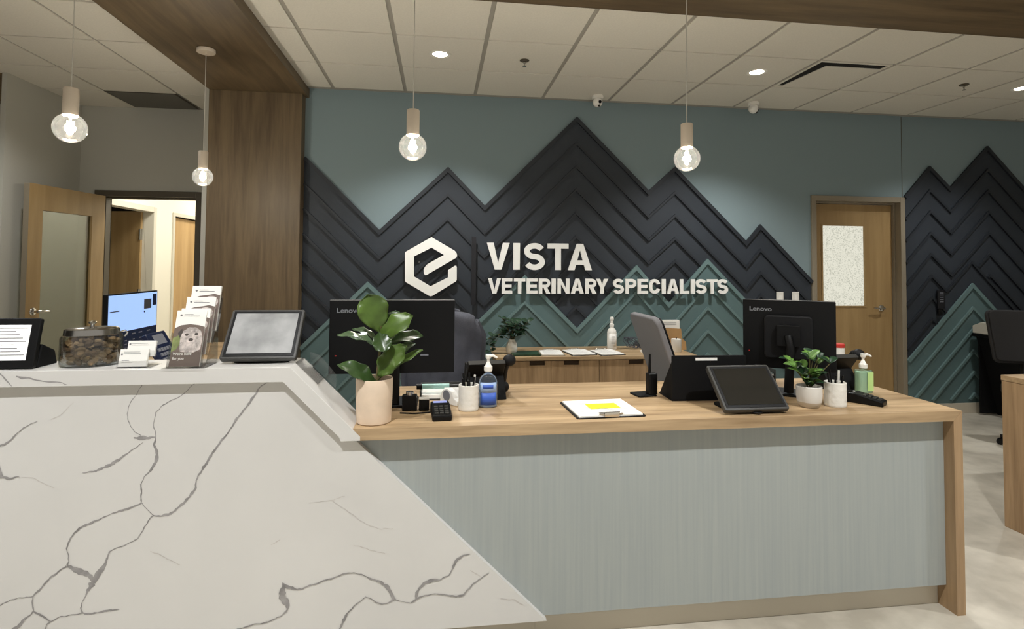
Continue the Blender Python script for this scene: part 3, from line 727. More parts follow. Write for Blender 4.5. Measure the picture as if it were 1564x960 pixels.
# ================================================================== DESK AND COUNTER OBJECTS
def frame_from(o, x, y):               # matrix with origin o and axes x, y (right handed)
    x = Vector(x).normalized(); y = Vector(y); y = (y-x*y.dot(x)).normalized(); z = x.cross(y)
    M = Matrix((x, y, z)).transposed().to_4x4(); M.translation = Vector(o); return M
def text_mesh(s, size, m, parent, loc, rot, ext=.0006, offset=0, name='lettering', width=None, rim=0):
    c = bpy.data.curves.new('t', 'FONT'); c.body = s; c.size = size; c.extrude = ext; c.offset = offset
    o = bpy.data.objects.new('t', c); COL.objects.link(o)
    dg = bpy.context.evaluated_depsgraph_get(); me = bpy.data.meshes.new_from_object(o.evaluated_get(dg))
    bpy.data.objects.remove(o); me.name = name
    if width:
        xs = [v.co.x for v in me.vertices]; k = width/(max(xs)-min(xs))
        for v in me.vertices: v.co.x = (v.co.x-min(xs))*k
    me.materials.clear(); me.materials.append(MATS[m])
    r = bpy.data.objects.new(name, me); COL.objects.link(r); r.parent = parent; r.location = loc; r.rotation_euler = rot
    return r
# ---------- touch terminals
def terminal(name, label, x0, x1, yb, zb, yt, zt, surf, screen, cable=False):
    ox, oy = (x0+x1)/2, yb+.09
    t = thing(name, label, 'touch screen', (ox, oy, surf))
    X = frame_from((x0-ox, yb-oy, zb-surf), (1, 0, 0), (0, yt-yb, zt-zb)); W = x1-x0; H = math.hypot(yt-yb, zt-zb)
    MB().rbox((0, 0, -.022), (W, H, .0), .008, X).build('housing', 'bezel_grey', t, bevel=.003)
    MB().box((.010, .010, .0004), (W-.010, H-.010, .0022), X).build('bezel', 'black', t)
    MB().box((.020, .022, .0024), (W-.020, H-.020, .0034), X).build('screen', screen, t)
    MB().box((W*.28, H*.2, -.045), (W*.72, H*.7, -.0225), X).build('rear_box', 'black_matte', t, bevel=.004)
    a = X @ Vector((W/2, H*.45, -.045))
    MB().tube([a+Vector((0, 0, .0)), a+Vector((0, .012, -.03)), Vector((0, .03, .012))], [.020, .022, .026], 12).build('stand_neck', 'black_matte', t)
    MB().rbox((-.10, -.055, 0), (.10, .10, .012), .02).build('base', 'black_matte', t, bevel=.003)
    if cable:
        MB().tube([(-.01, -.05, .006), (-.015, -.078, .007), (.005, -.088, .006), (.022, -.08, .008), (.015, -.055, .008)], .0035, 8).build('cable', 'black_soft', t)
    return t
def screen_nodes():  # pale grey mottling in the emission colour
    m, nt, b = nodes('screen_pale')
    tc = N(nt, 'ShaderNodeTexCoord'); no = N(nt, 'ShaderNodeTexNoise'); no.inputs['Scale'].default_value = 9; no.inputs['Detail'].default_value = 5
    nt.links.new(tc.outputs['Object'], no.inputs['Vector']); r = N(nt, 'ShaderNodeValToRGB')
    r.color_ramp.elements[0].position = .3; r.color_ramp.elements[1].position = .7
    r.color_ramp.elements[0].color = (*lin((150, 150, 148)), 1); r.color_ramp.elements[1].color = (*lin((205, 204, 200)), 1)
    nt.links.new(no.outputs['Fac'], r.inputs[0]); nt.links.new(r.outputs[0], b.inputs['Emission Color']); b.inputs['Emission Strength'].default_value = .85
    b.inputs['Base Color'].default_value = (.02, .02, .02, 1); b.inputs['Roughness'].default_value = .12
screen_nodes()
terminal('touch_terminal', 'touch screen terminal with pale screen at the right end of the marble bar', -.790, -.522, 2.165, 1.088, 2.30, 1.256, MT, 'screen_pale')
terminal('touch_terminal', 'touch screen terminal with switched off dark screen leaning back on the oak desk', 1.142, 1.422, 2.13, .862, 2.29, 1.012, DT, 'dark_glass', True)
# ---------- monitors seen from behind
def monitor(label, xa, ya, xb, yb, z0, z1, led=True, arm=False):
    L = Vector((xa, ya)); R = Vector((xb, yb)); c = (L+R)/2; W = (R-L).length; ang = math.atan2(R.y-L.y, R.x-L.x)
    t = thing('computer_monitor', label, 'monitor', (c.x, c.y, DT), ang)
    za, zb = z0-DT, z1-DT
    MB().rbox((-W/2, .012, za), (W/2, .030, zb), .004, axis=1).build('housing', 'black', t, bevel=.0015)
    MB().box((-W/2+.008, .0302, za+.018), (W/2-.008, .0312, zb-.008)).build('screen', 'screen_white', t)
    MB().box((-W/2+.002, .012, zb+.0002), (W/2-.002, .030, zb+.0022)).build('top_rim', 'silver', t)
    if arm: MB().rbox((-W*.26, -.018, za+.05), (W*.26, .0115, zb-.07), .02, axis=1).build('rear_cover', 'black_soft', t, bevel=.006)
    text_mesh('Lenovo', .028, 'logo_grey', t, (-W/2+.030, .0115, zb-.052), (PI/2, 0, 0), name='logo_lettering', width=.098, offset=.0006)
    if led: MB().box((-W/2+.025, .0108, za+.075), (-W/2+.031, .0118, za+.079)).build('power_light', 'red', t)
    if arm:
        MB().rbox((-.05, -.045, (za+zb)/2-.05), (.05, -.0185, (za+zb)/2+.05), .01, axis=1).build('bracket', 'black', t, bevel=.003)
        MB().tube([(0, -.045, (za+zb)/2), (.01, -.065, (za+zb)/2-.05), (0, -.05, .02)], [.018, .018, .022], 12).build('stand_neck', 'black', t)
        MB().rbox((-.08, -.06, 0), (.08, .09, .012), .02).build('base', 'black', t, bevel=.003)
    else:
        MB().rbox((-.035, -.045, .012), (.035, -.0185, zb-.10), .008, axis=2).build('stand_neck', 'black', t, bevel=.003)
        MB().rbox((-.11, -.05, 0), (.11, .12, .012), .015).build('base', 'black', t, bevel=.003)
    return t
m1 = monitor('wide black monitor seen from behind, behind the fiddle leaf fig', -.458, 2.44, .068, 2.44, .972, 1.282)
MB().box((.0, -.19-.0, 0), (.05, -.17, .1)) 
MB().rbox((.118, .0105, .205+.0), (.152, .0118, .2115), .001, axis=1).build('badge', 'key_grey', m1)
monitor('black monitor on a stand seen from behind, in front of the wooden door', 1.470, 2.57, 1.800, 2.35, .955, 1.278, arm=True)
# blue screen monitor on the return worktop, turned sideways
t = thing('computer_monitor', 'monitor showing a pale blue and navy screen, behind the treat jar', 'monitor', (-1.67, 3.37, .84), 0)
MB().rbox((-.03, -.255, .085), (-.008, .255, .43), .006, axis=0).build('housing', 'black', t, bevel=.002)
MB().box((-.0078, -.247, .225), (-.0065, .247, .422)).build('screen', 'screen_blue', t)
MB().box((-.0078, -.247, .093), (-.0065, .247, .2248)).build('screen_lower', 'navy_screen', t)
MB().box((-.0064, .10, .33), (-.0056, .18, .385)).box((-.0064, -.235, .335), (-.0056, -.15, .34)).build('tile_icon', 'ink_dark', t)
MB().box((-.0064, .195, .345), (-.0056, .24, .41)).box((-.0064, .10, .31), (-.0056, .11, .32)).build('badge_icon', 'navy_screen', t)
icons = MB()
for yy in (-.10, -.02, .05, .14): icons.box((-.0064, yy, .200), (-.0056, yy+.035, .206))
for yy in (-.09, -.01, .06): 
    for zz in (.13, .15, .17): icons.box((-.0064, yy, zz), (-.0056, yy+.02, zz+.005))
icons.build('menu_icons', 'key_grey', t)
MB().rbox((-.06, -.03, .012), (-.0305, .03, .3), .006).build('stand_neck', 'black', t)
MB().rbox((-.14, -.11, 0), (.06, .11, .012), .015).build('base', 'black', t, bevel=.003)
# ---------- desk phones
def deskphone(name, label, loc, rz):   # seen from behind: tilted body on a wedge foot, handset cradled on one side
    t = thing(name, label, 'phone', loc, rz)
    X = Matrix.Translation((0, .0, .085)) @ Matrix.Rotation(math.radians(38), 4, 'X')
    MB().rbox((-.095, -.012, -.09), (.075, .014, .10), .01, X, axis=1).build('phone_body', 'black', t, bevel=.003)
    MB().box((-.093, -.011, .1002), (.074, .011, .1016), X).build('top_trim', 'bezel_grey', t)
    MB().prism([(-.08, 0), (.05, 0), (.075, .05), (.045, .15), (.01, .15)], YZ, -.09, .078).build('foot', 'black_matte', t, bevel=.003)
    h = MB(); X2 = X @ Matrix.Translation((.098, .02, 0))
    h.tube([X2 @ Vector(p) for p in ((0, -.012, .10), (0, .018, .075), (0, .024, 0), (0, .018, -.075), (0, -.012, -.10))], [.024, .018, .015, .018, .024], 12)
    h.sphere(X2 @ Vector((0, -.005, .092)), .030, (1, .9, .9), 14, 10); h.sphere(X2 @ Vector((0, -.005, -.088)), .030, (1, .9, .9), 14, 10)
    h.build('handset', 'black_soft', t)
    return t
deskphone('desk_phone', 'black desk phone seen from behind, right of the blue sanitizer bottle', (.215, 2.56, DT), math.radians(8))
deskphone('desk_phone', 'black desk phone seen from behind, left of the green soap bottle', (1.965, 2.58, DT), math.radians(4))
t = thing('desk_phone', 'desk phone with keypad facing out, between blue monitor and brochures', 'phone', (-1.46, 3.17, .84), 0)
MB().prism([(-.09, 0), (.09, 0), (.09, .05), (-.09, .05)], lambda u, v, w: Vector((w, u, v*1.0)), -.08, .08).build('foot', 'black', t, bevel=.003)
X = Matrix.Translation((.03, 0, .13)) @ Matrix.Rotation(math.radians(60), 4, 'Y')
MB().rbox((-.11, -.10, -.012), (.11, .10, .012), .01, X).build('phone_body', 'navy_screen', t, bevel=.003)
kk = MB()
for i in range(4):
    for j in range(5): kk.box((-.02+i*.028, -.07+j*.028, .0122), (-.002+i*.028, -.05+j*.028, .017), X)
kk.box((-.095, -.05, .0122), (-.04, .06, .0135), X)
kk.build('keypad', 'key_grey', t)
# ---------- planter with fiddle leaf fig
def leaf_mesh(mb, base, tip, width, nrm, bend=.15, fold=.25, wave=.0, wide=.6, n=10, mm=6, rnd=0):
    m = mm
    base, tip = Vector(base), Vector(tip); d = tip-base; L = d.length; x = d.normalized(); z = Vector(nrm); z = (z-x*z.dot(x)).normalized(); y = z.cross(x)
    vs = []; fs = []
    for i in range(n+1):
        t = i/n; w = width/2*(math.sin(PI*min(1, t**(math.log(.5)/math.log(wide))))**.62) if 0 < t < 1 else .0006
        c = base+x*(L*t)+z*(bend*L*math.sin(PI*t))
        for j in range(-m, m+1):
            s = j/m
            vs.append(c+y*(s*w)+z*(fold*abs(s)*w+wave*width*math.sin(t*17+s*3+rnd)*s*s))
    k = 2*m+1
    for i in range(n):
        for j in range(2*m): fs.append((i*k+j, i*k+j+1, (i+1)*k+j+1, (i+1)*k+j))
    mb.add(vs, fs, True)
def leaf_obj(parent, m, name='leaf', **k):
    mb = MB(); leaf_mesh(mb, **k); o = mb.build(name, m, parent, split=False)
    s = o.modifiers.new('thick', 'SOLIDIFY'); s.thickness = .0009; s.offset = 0
    return o
pc = Vector((-.240, 2.195, DT))
fig = thing('potted_fiddle_leaf_fig', 'fiddle leaf fig in a cream cylinder pot at the left end of the oak desk', 'plant', pc)
MB().lathe([(1e-4, 0), (.059, 0), (.064, .004), (.068, .10), (.0690, .163), (.0675, .166), (.0635, .163), (.0625, .14), (1e-4, .14)], seg=48).build('pot', 'planter', fig)
MB().lathe([(1e-4, .1405), (.0615, .1405), (.056, .145), (.03, .150), (1e-4, .151)], seg=28).build('soil', 'soil', fig)
def fp3(x, y, dY=0): return at(x+5, y, 2.195+dY)-pc
MB().tube([fp3(569, 600), fp3(571, 575, .005), fp3(574, 545, .0), fp3(576, 520, 0), fp3(577, 498, -.005)], [.006, .0055, .005, .004, .003], 8).build('stem', 'stem', fig)
FL = [ # base px, tip px, depth offsets, width, normal, material, bend, fold, wide
 ((576,508,0),(556,449,-.02),.118,(.15,-1,.35),'leaf_fig',.05,.10,.62),
 ((572,520,-.01),(626,482,-.03),.088,(-.2,-1,.75),'leaf_fig',.10,.15,.62),
 ((577,500,.01),(606,476,.03),.05,(0,-1,1),'leaf_fig_shiny',.05,.15,.6),
 ((580,528,.0),(641,512,.02),.062,(.1,-.7,1),'leaf_fig_dark',.10,.2,.66),
 ((577,532,-.02),(510,511,-.05),.055,(.1,-.35,1),'leaf_fig_shiny',.10,.18,.58),
 ((574,522,.02),(533,502,.05),.040,(0,-.4,1),'leaf_fig_shiny',.12,.2,.6),
 ((573,507,-.03),(583,538,-.09),.072,(.1,-1,.5),'leaf_fig_dark',.06,.2,.6),
 ((571,574,-.02),(617,528,-.06),.105,(-.75,-1,.55),'leaf_fig',.08,.12,.52),
 ((572,580,0),(641,534,.01),.046,(-.3,-.6,1),'leaf_fig',.04,.35,.6),
 ((572,560,.03),(630,524,.06),.06,(-.2,-.6,1),'leaf_fig_dark',.06,.25,.6),
 ((570,590,-.01),(511,556,-.05),.072,(.35,-.9,1),'leaf_fig_dark',.16,.12,.55),
 ((576,535,.03),(600,510,.08),.06,(0,-.8,1),'leaf_fig_dark',.05,.2,.6),
]
for i, (b, tp, w, n, m, bd, fo, wi) in enumerate(FL):
    leaf_obj(fig, m, base=fp3(*b), tip=fp3(*tp), width=w, nrm=n, bend=bd, fold=fo, wave=.085, wide=wi, rnd=i)
# ---------- small plant in white pot on the right
p2 = Vector((1.580, 2.235, DT))
pl = thing('potted_plant', 'small leafy plant in a round white pot beside the dark touch screen', 'plant', p2)
MB().use('planter_base').lathe([(1e-4, 0), (.036, 0), (.044, .010), (.048, .024)], seg=36).use('planter_white').lathe([(.048, .024), (.051, .05), (.051, .088), (.049, .090), (.046, .086), (.045, .07), (1e-4, .07)], seg=36).build('pot', None, pl)
MB().lathe([(1e-4, .0705), (.0445, .0705), (.03, .076), (1e-4, .078)], seg=20).build('soil', 'soil', pl)
rs = random.Random(3)
st = MB()
for k in range(11):
    a = 2*PI*k/11+.3; r = .03+.05*rs.random(); h = .13+.09*rs.random()
    top = Vector((math.cos(a)*r*1.3, math.sin(a)*r*.9, h)); mid = Vector((math.cos(a)*r*.4, math.sin(a)*r*.3, h*.65))
    st.tube([(0, 0, .075), mid, top], [.0022, .0018, .0014], 6)
    for q in range(5):
        b = 2*PI*q/5+rs.random(); d = Vector((math.cos(b), math.sin(b), .25+.5*rs.random())); L = .042+.028*rs.random(); s = top if q < 3 else mid
        leaf_obj(pl, 'leaf_small' if rs.random() < .7 else 'leaf_dark', base=s, tip=s+d.normalized()*L, width=.027+.009*rs.random(), nrm=(0, -.3, 1), bend=.12, fold=.25, wide=.5, n=6, mm=3)
st.build('stem', 'stem', pl)
# ---------- cups
def textured_cup(label, x, y, r, h, pens):
    t = thing('pen_cup', label, 'cup', (x, y, DT))
    mb = MB(); seg = 48; prof = [(1e-4, 0), (r*.94, 0), (r, .004)]+[(r+.0003*math.sin(i*1.7), .004+(h-.008)*i/16) for i in range(1, 17)]+[(r, h-.001), (r-.002, h), (r-.005, h-.003), (r-.006, .01), (1e-4, .01)]
    mb.lathe(prof, seg=seg); mb.build('cup_body', 'plaster_cup', t)
    rr = random.Random(int(x*100))
    for k in range(pens):
        a = 2*PI*k/pens; b = a+.4
        MB().tube([(math.cos(a)*r*.3, math.sin(a)*r*.3, .0105+.003), (math.cos(b)*r*.7, math.sin(b)*r*.7, h+.022+.03*rr.random())], .0042, 8).build('pen', 'black' if k else 'white', t)
    return t
textured_cup('white textured cup of black pens beside the blue sanitizer bottle', .125, 2.335, .041, .104, 6)
textured_cup('white textured cup between the small plant and the right card terminal', 1.702, 2.235, .043, .104, 5)
# ---------- pump bottles
def pump(parent, z, m='white', s=1.0, mirror=1):
    MB().lathe([(1e-4, z), (.015*s, z), (.0155*s, z+.004), (.0155*s, z+.016*s), (.011*s, z+.020*s), (.007*s, z+.030*s), (.005*s, z+.032*s), (.005*s, z+.044*s), (1e-4, z+.044*s)], seg=20).build('pump_collar', m, parent)
    MB().lathe([(1e-4, z+.044*s), (.008*s, z+.044*s), (.010*s, z+.050*s), (.010*s, z+.058*s), (1e-4, z+.060*s)], seg=16).tube([(0, 0, z+.053*s), (mirror*.018*s, -.004, z+.056*s), (mirror*.032*s, -.008, z+.048*s)], [.006*s, .005*s, .0035*s], 8).build('pump_head', m, parent)
b = thing('sanitizer_bottle', 'clear hand sanitizer pump bottle with blue label beside the white pen cup', 'bottle', (.209, 2.375, DT))
MB().lathe([(1e-4, 0), (.037, 0), (.040, .004), (.040, .105), (.036, .122), (.022, .136), (.014, .141), (.014, .150), (1e-4, .150)], seg=36, sx=1, sy=.62).build('bottle_body', 'bottle_clear', b)
MB().lathe([(1e-4, .003), (.037, .003), (.037, .095), (1e-4, .095)], seg=30, sx=1, sy=.60).build('gel', 'sani_gel', b)
def curved_label(parent, r, sy, z0, z1, a0, a1, m, name='label'):
    vs = []; n = 12
    for i in range(n+1):
        a = math.radians(a0+(a1-a0)*i/n)
        for z in (z0, z1): vs.append((r*math.cos(a), r*math.sin(a)*sy, z))
    o = MB().add(vs, [(2*i, 2*i+2, 2*i+3, 2*i+1) for i in range(n)], True).build(name, m, parent, split=False)
    s = o.modifiers.new('thick', 'SOLIDIFY'); s.thickness = .0004; s.offset = 1; return o
curved_label(b, .0405, .63, .012, .062, 215, 325, 'blue_label')
curved_label(b, .0405, .63, .0622, .105, 215, 325, 'blue_label_light', 'upper_label')
curved_label(b, .0412, .64, .080, .096, 235, 300, 'blue_label', 'label_print')
pump(b, .150, 'white', 1.15)
b = thing('soap_bottle', 'green soap pump bottle near the right end of the oak desk', 'bottle', (2.022, 2.46, DT))
MB().rbox((-.036, -.024, 0), (.036, .024, .108), .012).build('bottle_body', 'bottle_green', b, bevel=.004)
MB().rbox((-.033, -.021, .002), (.033, .021, .10), .010).build('liquid_soap', 'green_soap', b)
MB().box((.002, -.0252, .012), (.033, -.0243, .10)).build('label', 'green_label', b)
MB().lathe([(.016, .1085), (.014, .116), (1e-4, .116)], seg=16).build('neck', 'bottle_green', b)
pump(b, .1165, 'white', 1.15)
# ---------- card terminals
def card_terminal(label, x, y, rz, w=.075, L=.15):
    t = thing('card_terminal', label, 'card reader', (x, y, DT), rz)
    MB().prism([(-L/2, 0), (L/2, 0), (L/2, .042), (L/2-.045, .044), (-L/2, .022)], YZ, -w/2, w/2).build('housing', 'black', t, bevel=.005)
    X = frame_from((0, L/2-.085, .036), (1, 0, 0), (0, 1, .19))
    X2 = frame_from((0, L/2-.042, .0448), (1, 0, 0), (0, .042, -.002))
    MB().box((-w*.36, .0, .0), (w*.36, .034, .0012), X2).build('display', 'lcd', t)
    k = MB(); Xk = frame_from((0, -L/2, .022), (1, 0, 0), (0, L-.045, .022))
    for i in range(3):
        for j in range(4): k.box((-.027+i*.020, .012+j*.019, .0003), (-.013+i*.020, .024+j*.019, .003), Xk)
    k.build('keypad', 'bezel_grey', t)
    return t
card_terminal('black card terminal with lilac display in front of the white pen cup', .012, 2.245, math.radians(4))
t2 = card_terminal('black card terminal lying slantwise right of the textured cup', 1.870, 2.265, math.radians(36), .07, .15)
for c in kids(t2):
    if c.name.startswith('display'): c.data.materials[0] = MATS['dark_glass']
# ---------- little things between the left monitor and the cup
t = thing('black_adapter_box', 'black power adapter box behind the fiddle leaf fig pot', 'adapter', (-.115, 2.355, DT))
MB().rbox((-.03, -.02, 0), (.03, .02, .062), .005).build('housing', 'black', t, bevel=.003)
MB().lathe([(1e-4, .0622), (.016, .0622), (.016, .075), (1e-4, .077)], seg=16).build('cap', 'silver', t)
t = thing('dock_charger', 'small black charger with white rim left of the lilac display terminal', 'charger', (-.056, 2.35, DT))
MB().rbox((-.021, -.018, 0), (.021, .018, .045), .006).build('housing', 'black', t, bevel=.003)
MB().rbox((-.021, -.018, .0452), (.021, .018, .049), .006).build('rim', 'white', t)
t = thing('document_tray', 'low grey tray holding papers behind the small black charger', 'tray', (.015, 2.60, DT))
MB().box((-.095, -.09, .0), (.095, .10, .006)).box((-.095, -.09, .0062), (-.089, .10, .04)).box((.089, -.09, .0062), (.095, .10, .04)).box((-.095, .094, .0062), (.095, .10, .04)).build('tray_body', 'bezel_grey', t)
MB().box((-.086, -.085, .0065), (.086, .085, .022)).build('paper_stack', 'paper', t)
t = thing('highlighter_tube', 'mint green tube lying on the paper tray behind the black charger', 'marker', (-.01, 2.55, DT+.052))
MB().tube([(-.06, 0, 0), (.06, .0, 0)], .0115, 14).build('tube_body', 'mint', t)
MB().tube([(-.085, 0, 0), (-.0605, 0, 0)], .0125, 14).build('tube_cap', 'black', t)
MB().tube([(.0605, 0, 0), (.15, 0.004, -.001)], [.008, .007], 12).build('handle', 'bezel_grey', t)
t = thing('tape_dispenser', 'white tape dispenser left of the white pen cup', 'dispenser', (.055, 2.44, DT), math.radians(-50))
MB().prism([(-.055, 0), (.055, 0), (.055, .020), (.035, .030), (.02, .055), (-.01, .066), (-.04, .055), (-.055, .03)], XZ, -.014, .014).build('dispenser_body', 'white_gloss', t, bevel=.003)
MB().lathe([(1e-4, -.0165), (.022, -.0165), (.022, .0165), (1e-4, .0165)], (-.012, 0, .036), 24, Matrix.Rotation(PI/2, 4, 'X')).build('tape_roll', 'key_grey', t)
t = thing('paper_note', 'white card standing against the tray behind the tape dispenser', 'paper', (.062, 2.482, DT), 0)
MB().prism([(0, 0), (.012, 0), (.024, .055), (.021, .055)], YZ, -.035, .04).build('card', 'paper', t)
# cable on the desk
MB().tube([(-.15, 2.30, DT+.003), (-.09, 2.285, DT+.003), (-.03, 2.30, DT+.003), (.0, 2.325, DT+.006)], .003, 8).build('power_cable', 'black_soft')
tag(bpy.data.objects['power_cable'], 'thin black cable leading to the lilac display card terminal', 'cable')
# ---------- clipboard on the desk
def clipboard(name, label, loc, w, h, rz, yellow=False, m='black', clipat=-1, grp=None):
    t = thing(name, label, 'clipboard', loc, rz, grp)
    MB().rbox((-w/2, -h/2, 0), (w/2, h/2, .004), .01).build('board', m, t)
    s = MB(); s.box((-w/2+.010, -h/2+.008, .0042), (w/2-.012, h/2-.008, .010)); s.build('paper_stack', 'paper', t)
    MB().add([(-w/2+.012, -h/2+.012, .0104), (w/2-.012, -h/2+.016, .0108), (w/2-.010, h/2-.01, .0114), (-w/2+.014, h/2-.012, .0106)], [(0, 1, 2, 3)]).build('top_sheet', 'paper', t)
    ln = MB()
    for i in range(9): ln.box((-w/2+.03, h/2-.045-i*.022, .0116), (w/2-.04-.02*(i % 3), h/2-.043-i*.022, .0118))
    ln.build('print_lines', 'ink_light', t)
    c = MB().use('chrome'); y = clipat*(h/2-.014)
    c.box((-.045, y-.008, .0122), (.045, y+.014, .0155)).tube([(-.05, y+.0, .016), (.05, y, .016)], .005, 10).box((-.03, y-.012, .004), (.03, y-.008, .022))
    c.build('clip', None, t)
    if yellow: MB().box((-.055, -.03, .0120), (.075, .05, .0126)).build('highlighted_note', 'yellow', t)
    return t
clipboard('clipboard', 'black clipboard with white sheets and a yellow highlighted note on the desk', (.673, 2.280, DT), .285, .265, math.radians(3), True)
# ---------- radio on a charger
t = thing('two_way_radio', 'black two-way radio with stub antenna standing near the grey chair', 'radio', (.975, 2.495, DT), math.radians(10))
MB().rbox((-.075, -.02, 0), (.02, .07, .008), .008).build('charger_foot', 'black_matte', t, bevel=.002)
MB().rbox((-.022, -.018, .0085), (.024, .018, .105), .007).build('radio_body', 'black', t, bevel=.004)
MB().tube([(-.006, .006, .1055), (-.004, .006, .19)], [.007, .0045], 10).build('antenna', 'black', t)
# ---------- upright file holder
t = thing('file_holder', 'upright black file holder with white sticker behind the dark touch screen', 'file holder', (1.20, 2.385, DT), math.radians(-2))
MB().rbox((-.172, -.006, .004), (.172, .004, .200), .004, axis=1).build('back_plate', 'black_matte', t, bevel=.0015)
MB().box((-.172, -.006, 0), (.172, .16, .0038)).build('foot_plate', 'black_matte', t)
MB().box((-.064, -.0074, .178), (.036, -.0062, .190)).build('sticker', 'paper', t)
MB().box((-.165, .02, .0042), (.15, .15, .008)).build('paper_stack', 'paper', t)
MB().prism([(.005, .004), (.15, .004), (.005, .17)], YZ, -.171, -.168).build('side_plate', 'black_matte', t)
MB().prism([(.005, .004), (.15, .004), (.005, .17)], YZ, .168, .171).build('side_plate', 'black_matte', t)
# ---------- keypad phone right of dark touch screen, tray with papers behind
t = thing('keypad_phone', 'black keypad phone lying between the dark touch screen and small plant', 'phone', (1.455, 2.405, DT), math.radians(-10))
MB().prism([(-.10, 0), (.10, 0), (.10, .045), (-.10, .018)], YZ, -.07, .07).build('phone_body', 'black', t, bevel=.004)
k = MB(); Xk = frame_from((0, -.1, .018), (1, 0, 0), (0, .2, .027))
for i in range(4):
    for j in range(5): k.box((-.05+i*.024, .03+j*.024, .0003), (-.034+i*.024, .045+j*.024, .004), Xk)
k.build('keypad', 'key_grey', t)
t = thing('letter_tray', 'two tier letter tray of papers behind the small potted plant', 'tray', (1.53, 2.69, DT))
tr = MB()
for z in (.0, .055): tr.box((-.13, -.09, z), (.13, .09, z+.004))
for x in (-.13, .126): tr.box((x, -.09, .0045), (x+.004, .09, .0548)).box((x, -.09, .0595), (x+.004, .09, .09))
tr.build('tray_body', 'bezel_grey', t)
MB().box((-.12, -.088, .0045), (.12, .08, .02)).box((-.12, -.088, .0597), (.12, .08, .068)).build('paper_stack', 'paper', t)
MB().box((-.10, -.09, .0682), (.12, .07, .071)).build('folder', 'teal_lit', t)
t = thing('wipes_tub', 'white tub with red lid behind the right desk phone', 'tub', (2.10, 2.74, DT))
MB().lathe([(1e-4, 0), (.034, 0), (.036, .004), (.036, .175), (1e-4, .175)], seg=28).build('tub_body', 'white', t)
MB().lathe([(1e-4, .1755), (.038, .1755), (.038, .190), (.034, .194), (1e-4, .194)], seg=28).build('lid', 'red', t)
# ---------- on the marble bar
t = thing('tablet_display', 'black framed notice tablet with white page, at the left picture edge on the bar', 'tablet', (-1.472, 2.19, MT))
Xt = Matrix.Translation((0, -.055, .004)) @ Matrix.Rotation(math.radians(-12), 4, 'X')
MB().rbox((-.15, 0, 0), (.092, .018, .172), .008, Xt, axis=1).build('housing', 'black', t, bevel=.003)
MB().box((-.12, -.0012, .027), (.065, -.0003, .148), Xt).build('screen', 'screen_white', t)
ln = MB()
for i in range(9):
    ln.box((-.11, -.0020, .136-i*.0115), (.058-.05*((i*7) % 4)/4, -.0014, .1385-i*.0115), Xt)
ln.build('text_lines', 'ink', t)
MB().prism([(-.03, 0), (.075, 0), (.06, .05), (-.005, .08)], YZ, -.08, .09).build('stand', 'black_matte', t, bevel=.003)
t = thing('drinking_glass', 'small clear tumbler behind the treat jar and notice tablet', 'glass', (-1.375, 2.285-.03, MT))
t.location = (-1.305, 2.262, MT)
t.location = (-1.335, 2.268, MT)
MB().lathe([(1e-4, 0), (.022, 0), (.028, .045), (.0265, .045), (.021, .004), (1e-4, .004)], seg=28).build('glass_body', 'glass', t)
# treat jar
jar = thing('treat_jar', 'oval glass jar of brown pet treats with a metal lid on the marble bar', 'jar', (-1.235, 2.205, MT), math.radians(22))
jp = [(1e-4, 0), (.080, 0), (.086, .004), (.088, .012), (.088, .098), (.085, .108), (.083, .108), (.085, .098), (.085, .012), (.081, .006), (1e-4, .006)]
MB().lathe(jp, seg=48, sx=1.06, sy=.72).build('jar_body', 'glass', jar)
MB().lathe([(1e-4, .1082), (.077, .1082), (.079, .110), (.077, .130), (.070, .135), (.03, .138), (1e-4, .139)], seg=48, sx=1.06, sy=.72).build('lid', 'steel_lid', jar)
MB().lathe([(1e-4, .1392), (.006, .1392), (.006, .146), (.012, .150), (.013, .154), (.008, .158), (1e-4, .159)], seg=20).build('lid_knob', 'chrome', jar)
MB().tube([(.074, .0, .112), (.098, 0, .120), (.105, 0, .112), (.096, 0, .098)], .003, 8).build('latch', 'chrome', jar)
rt = random.Random(11)
tm = MB().use('treat')
for i in range(260):
    a = rt.random()*2*PI; r = math.sqrt(rt.random())*.96
    z = .014+.084*rt.random()
    if r < .55 and z < .08: r = .96-(.96-r)*.4
    c = (math.cos(a)*r*.076*1.06, math.sin(a)*r*.076*.72, z)
    R = Matrix.Rotation(rt.random()*6, 4, 'X') @ Matrix.Rotation(rt.random()*6, 4, 'Z')
    tm.use('treat' if rt.random() < .65 else 'treat_dark')
    s = .0115+.003*rt.random()
    prof = [(1e-4, -.45*s), (.7*s, -.4*s), (s, 0), (.7*s, .4*s), (1e-4, .45*s)]
    tm.lathe(prof, c, 8, R @ Matrix.Diagonal((1.1, .85, 1, 1)))
o = tm.build('treats', None, jar); o['kind'] = 'stuff'
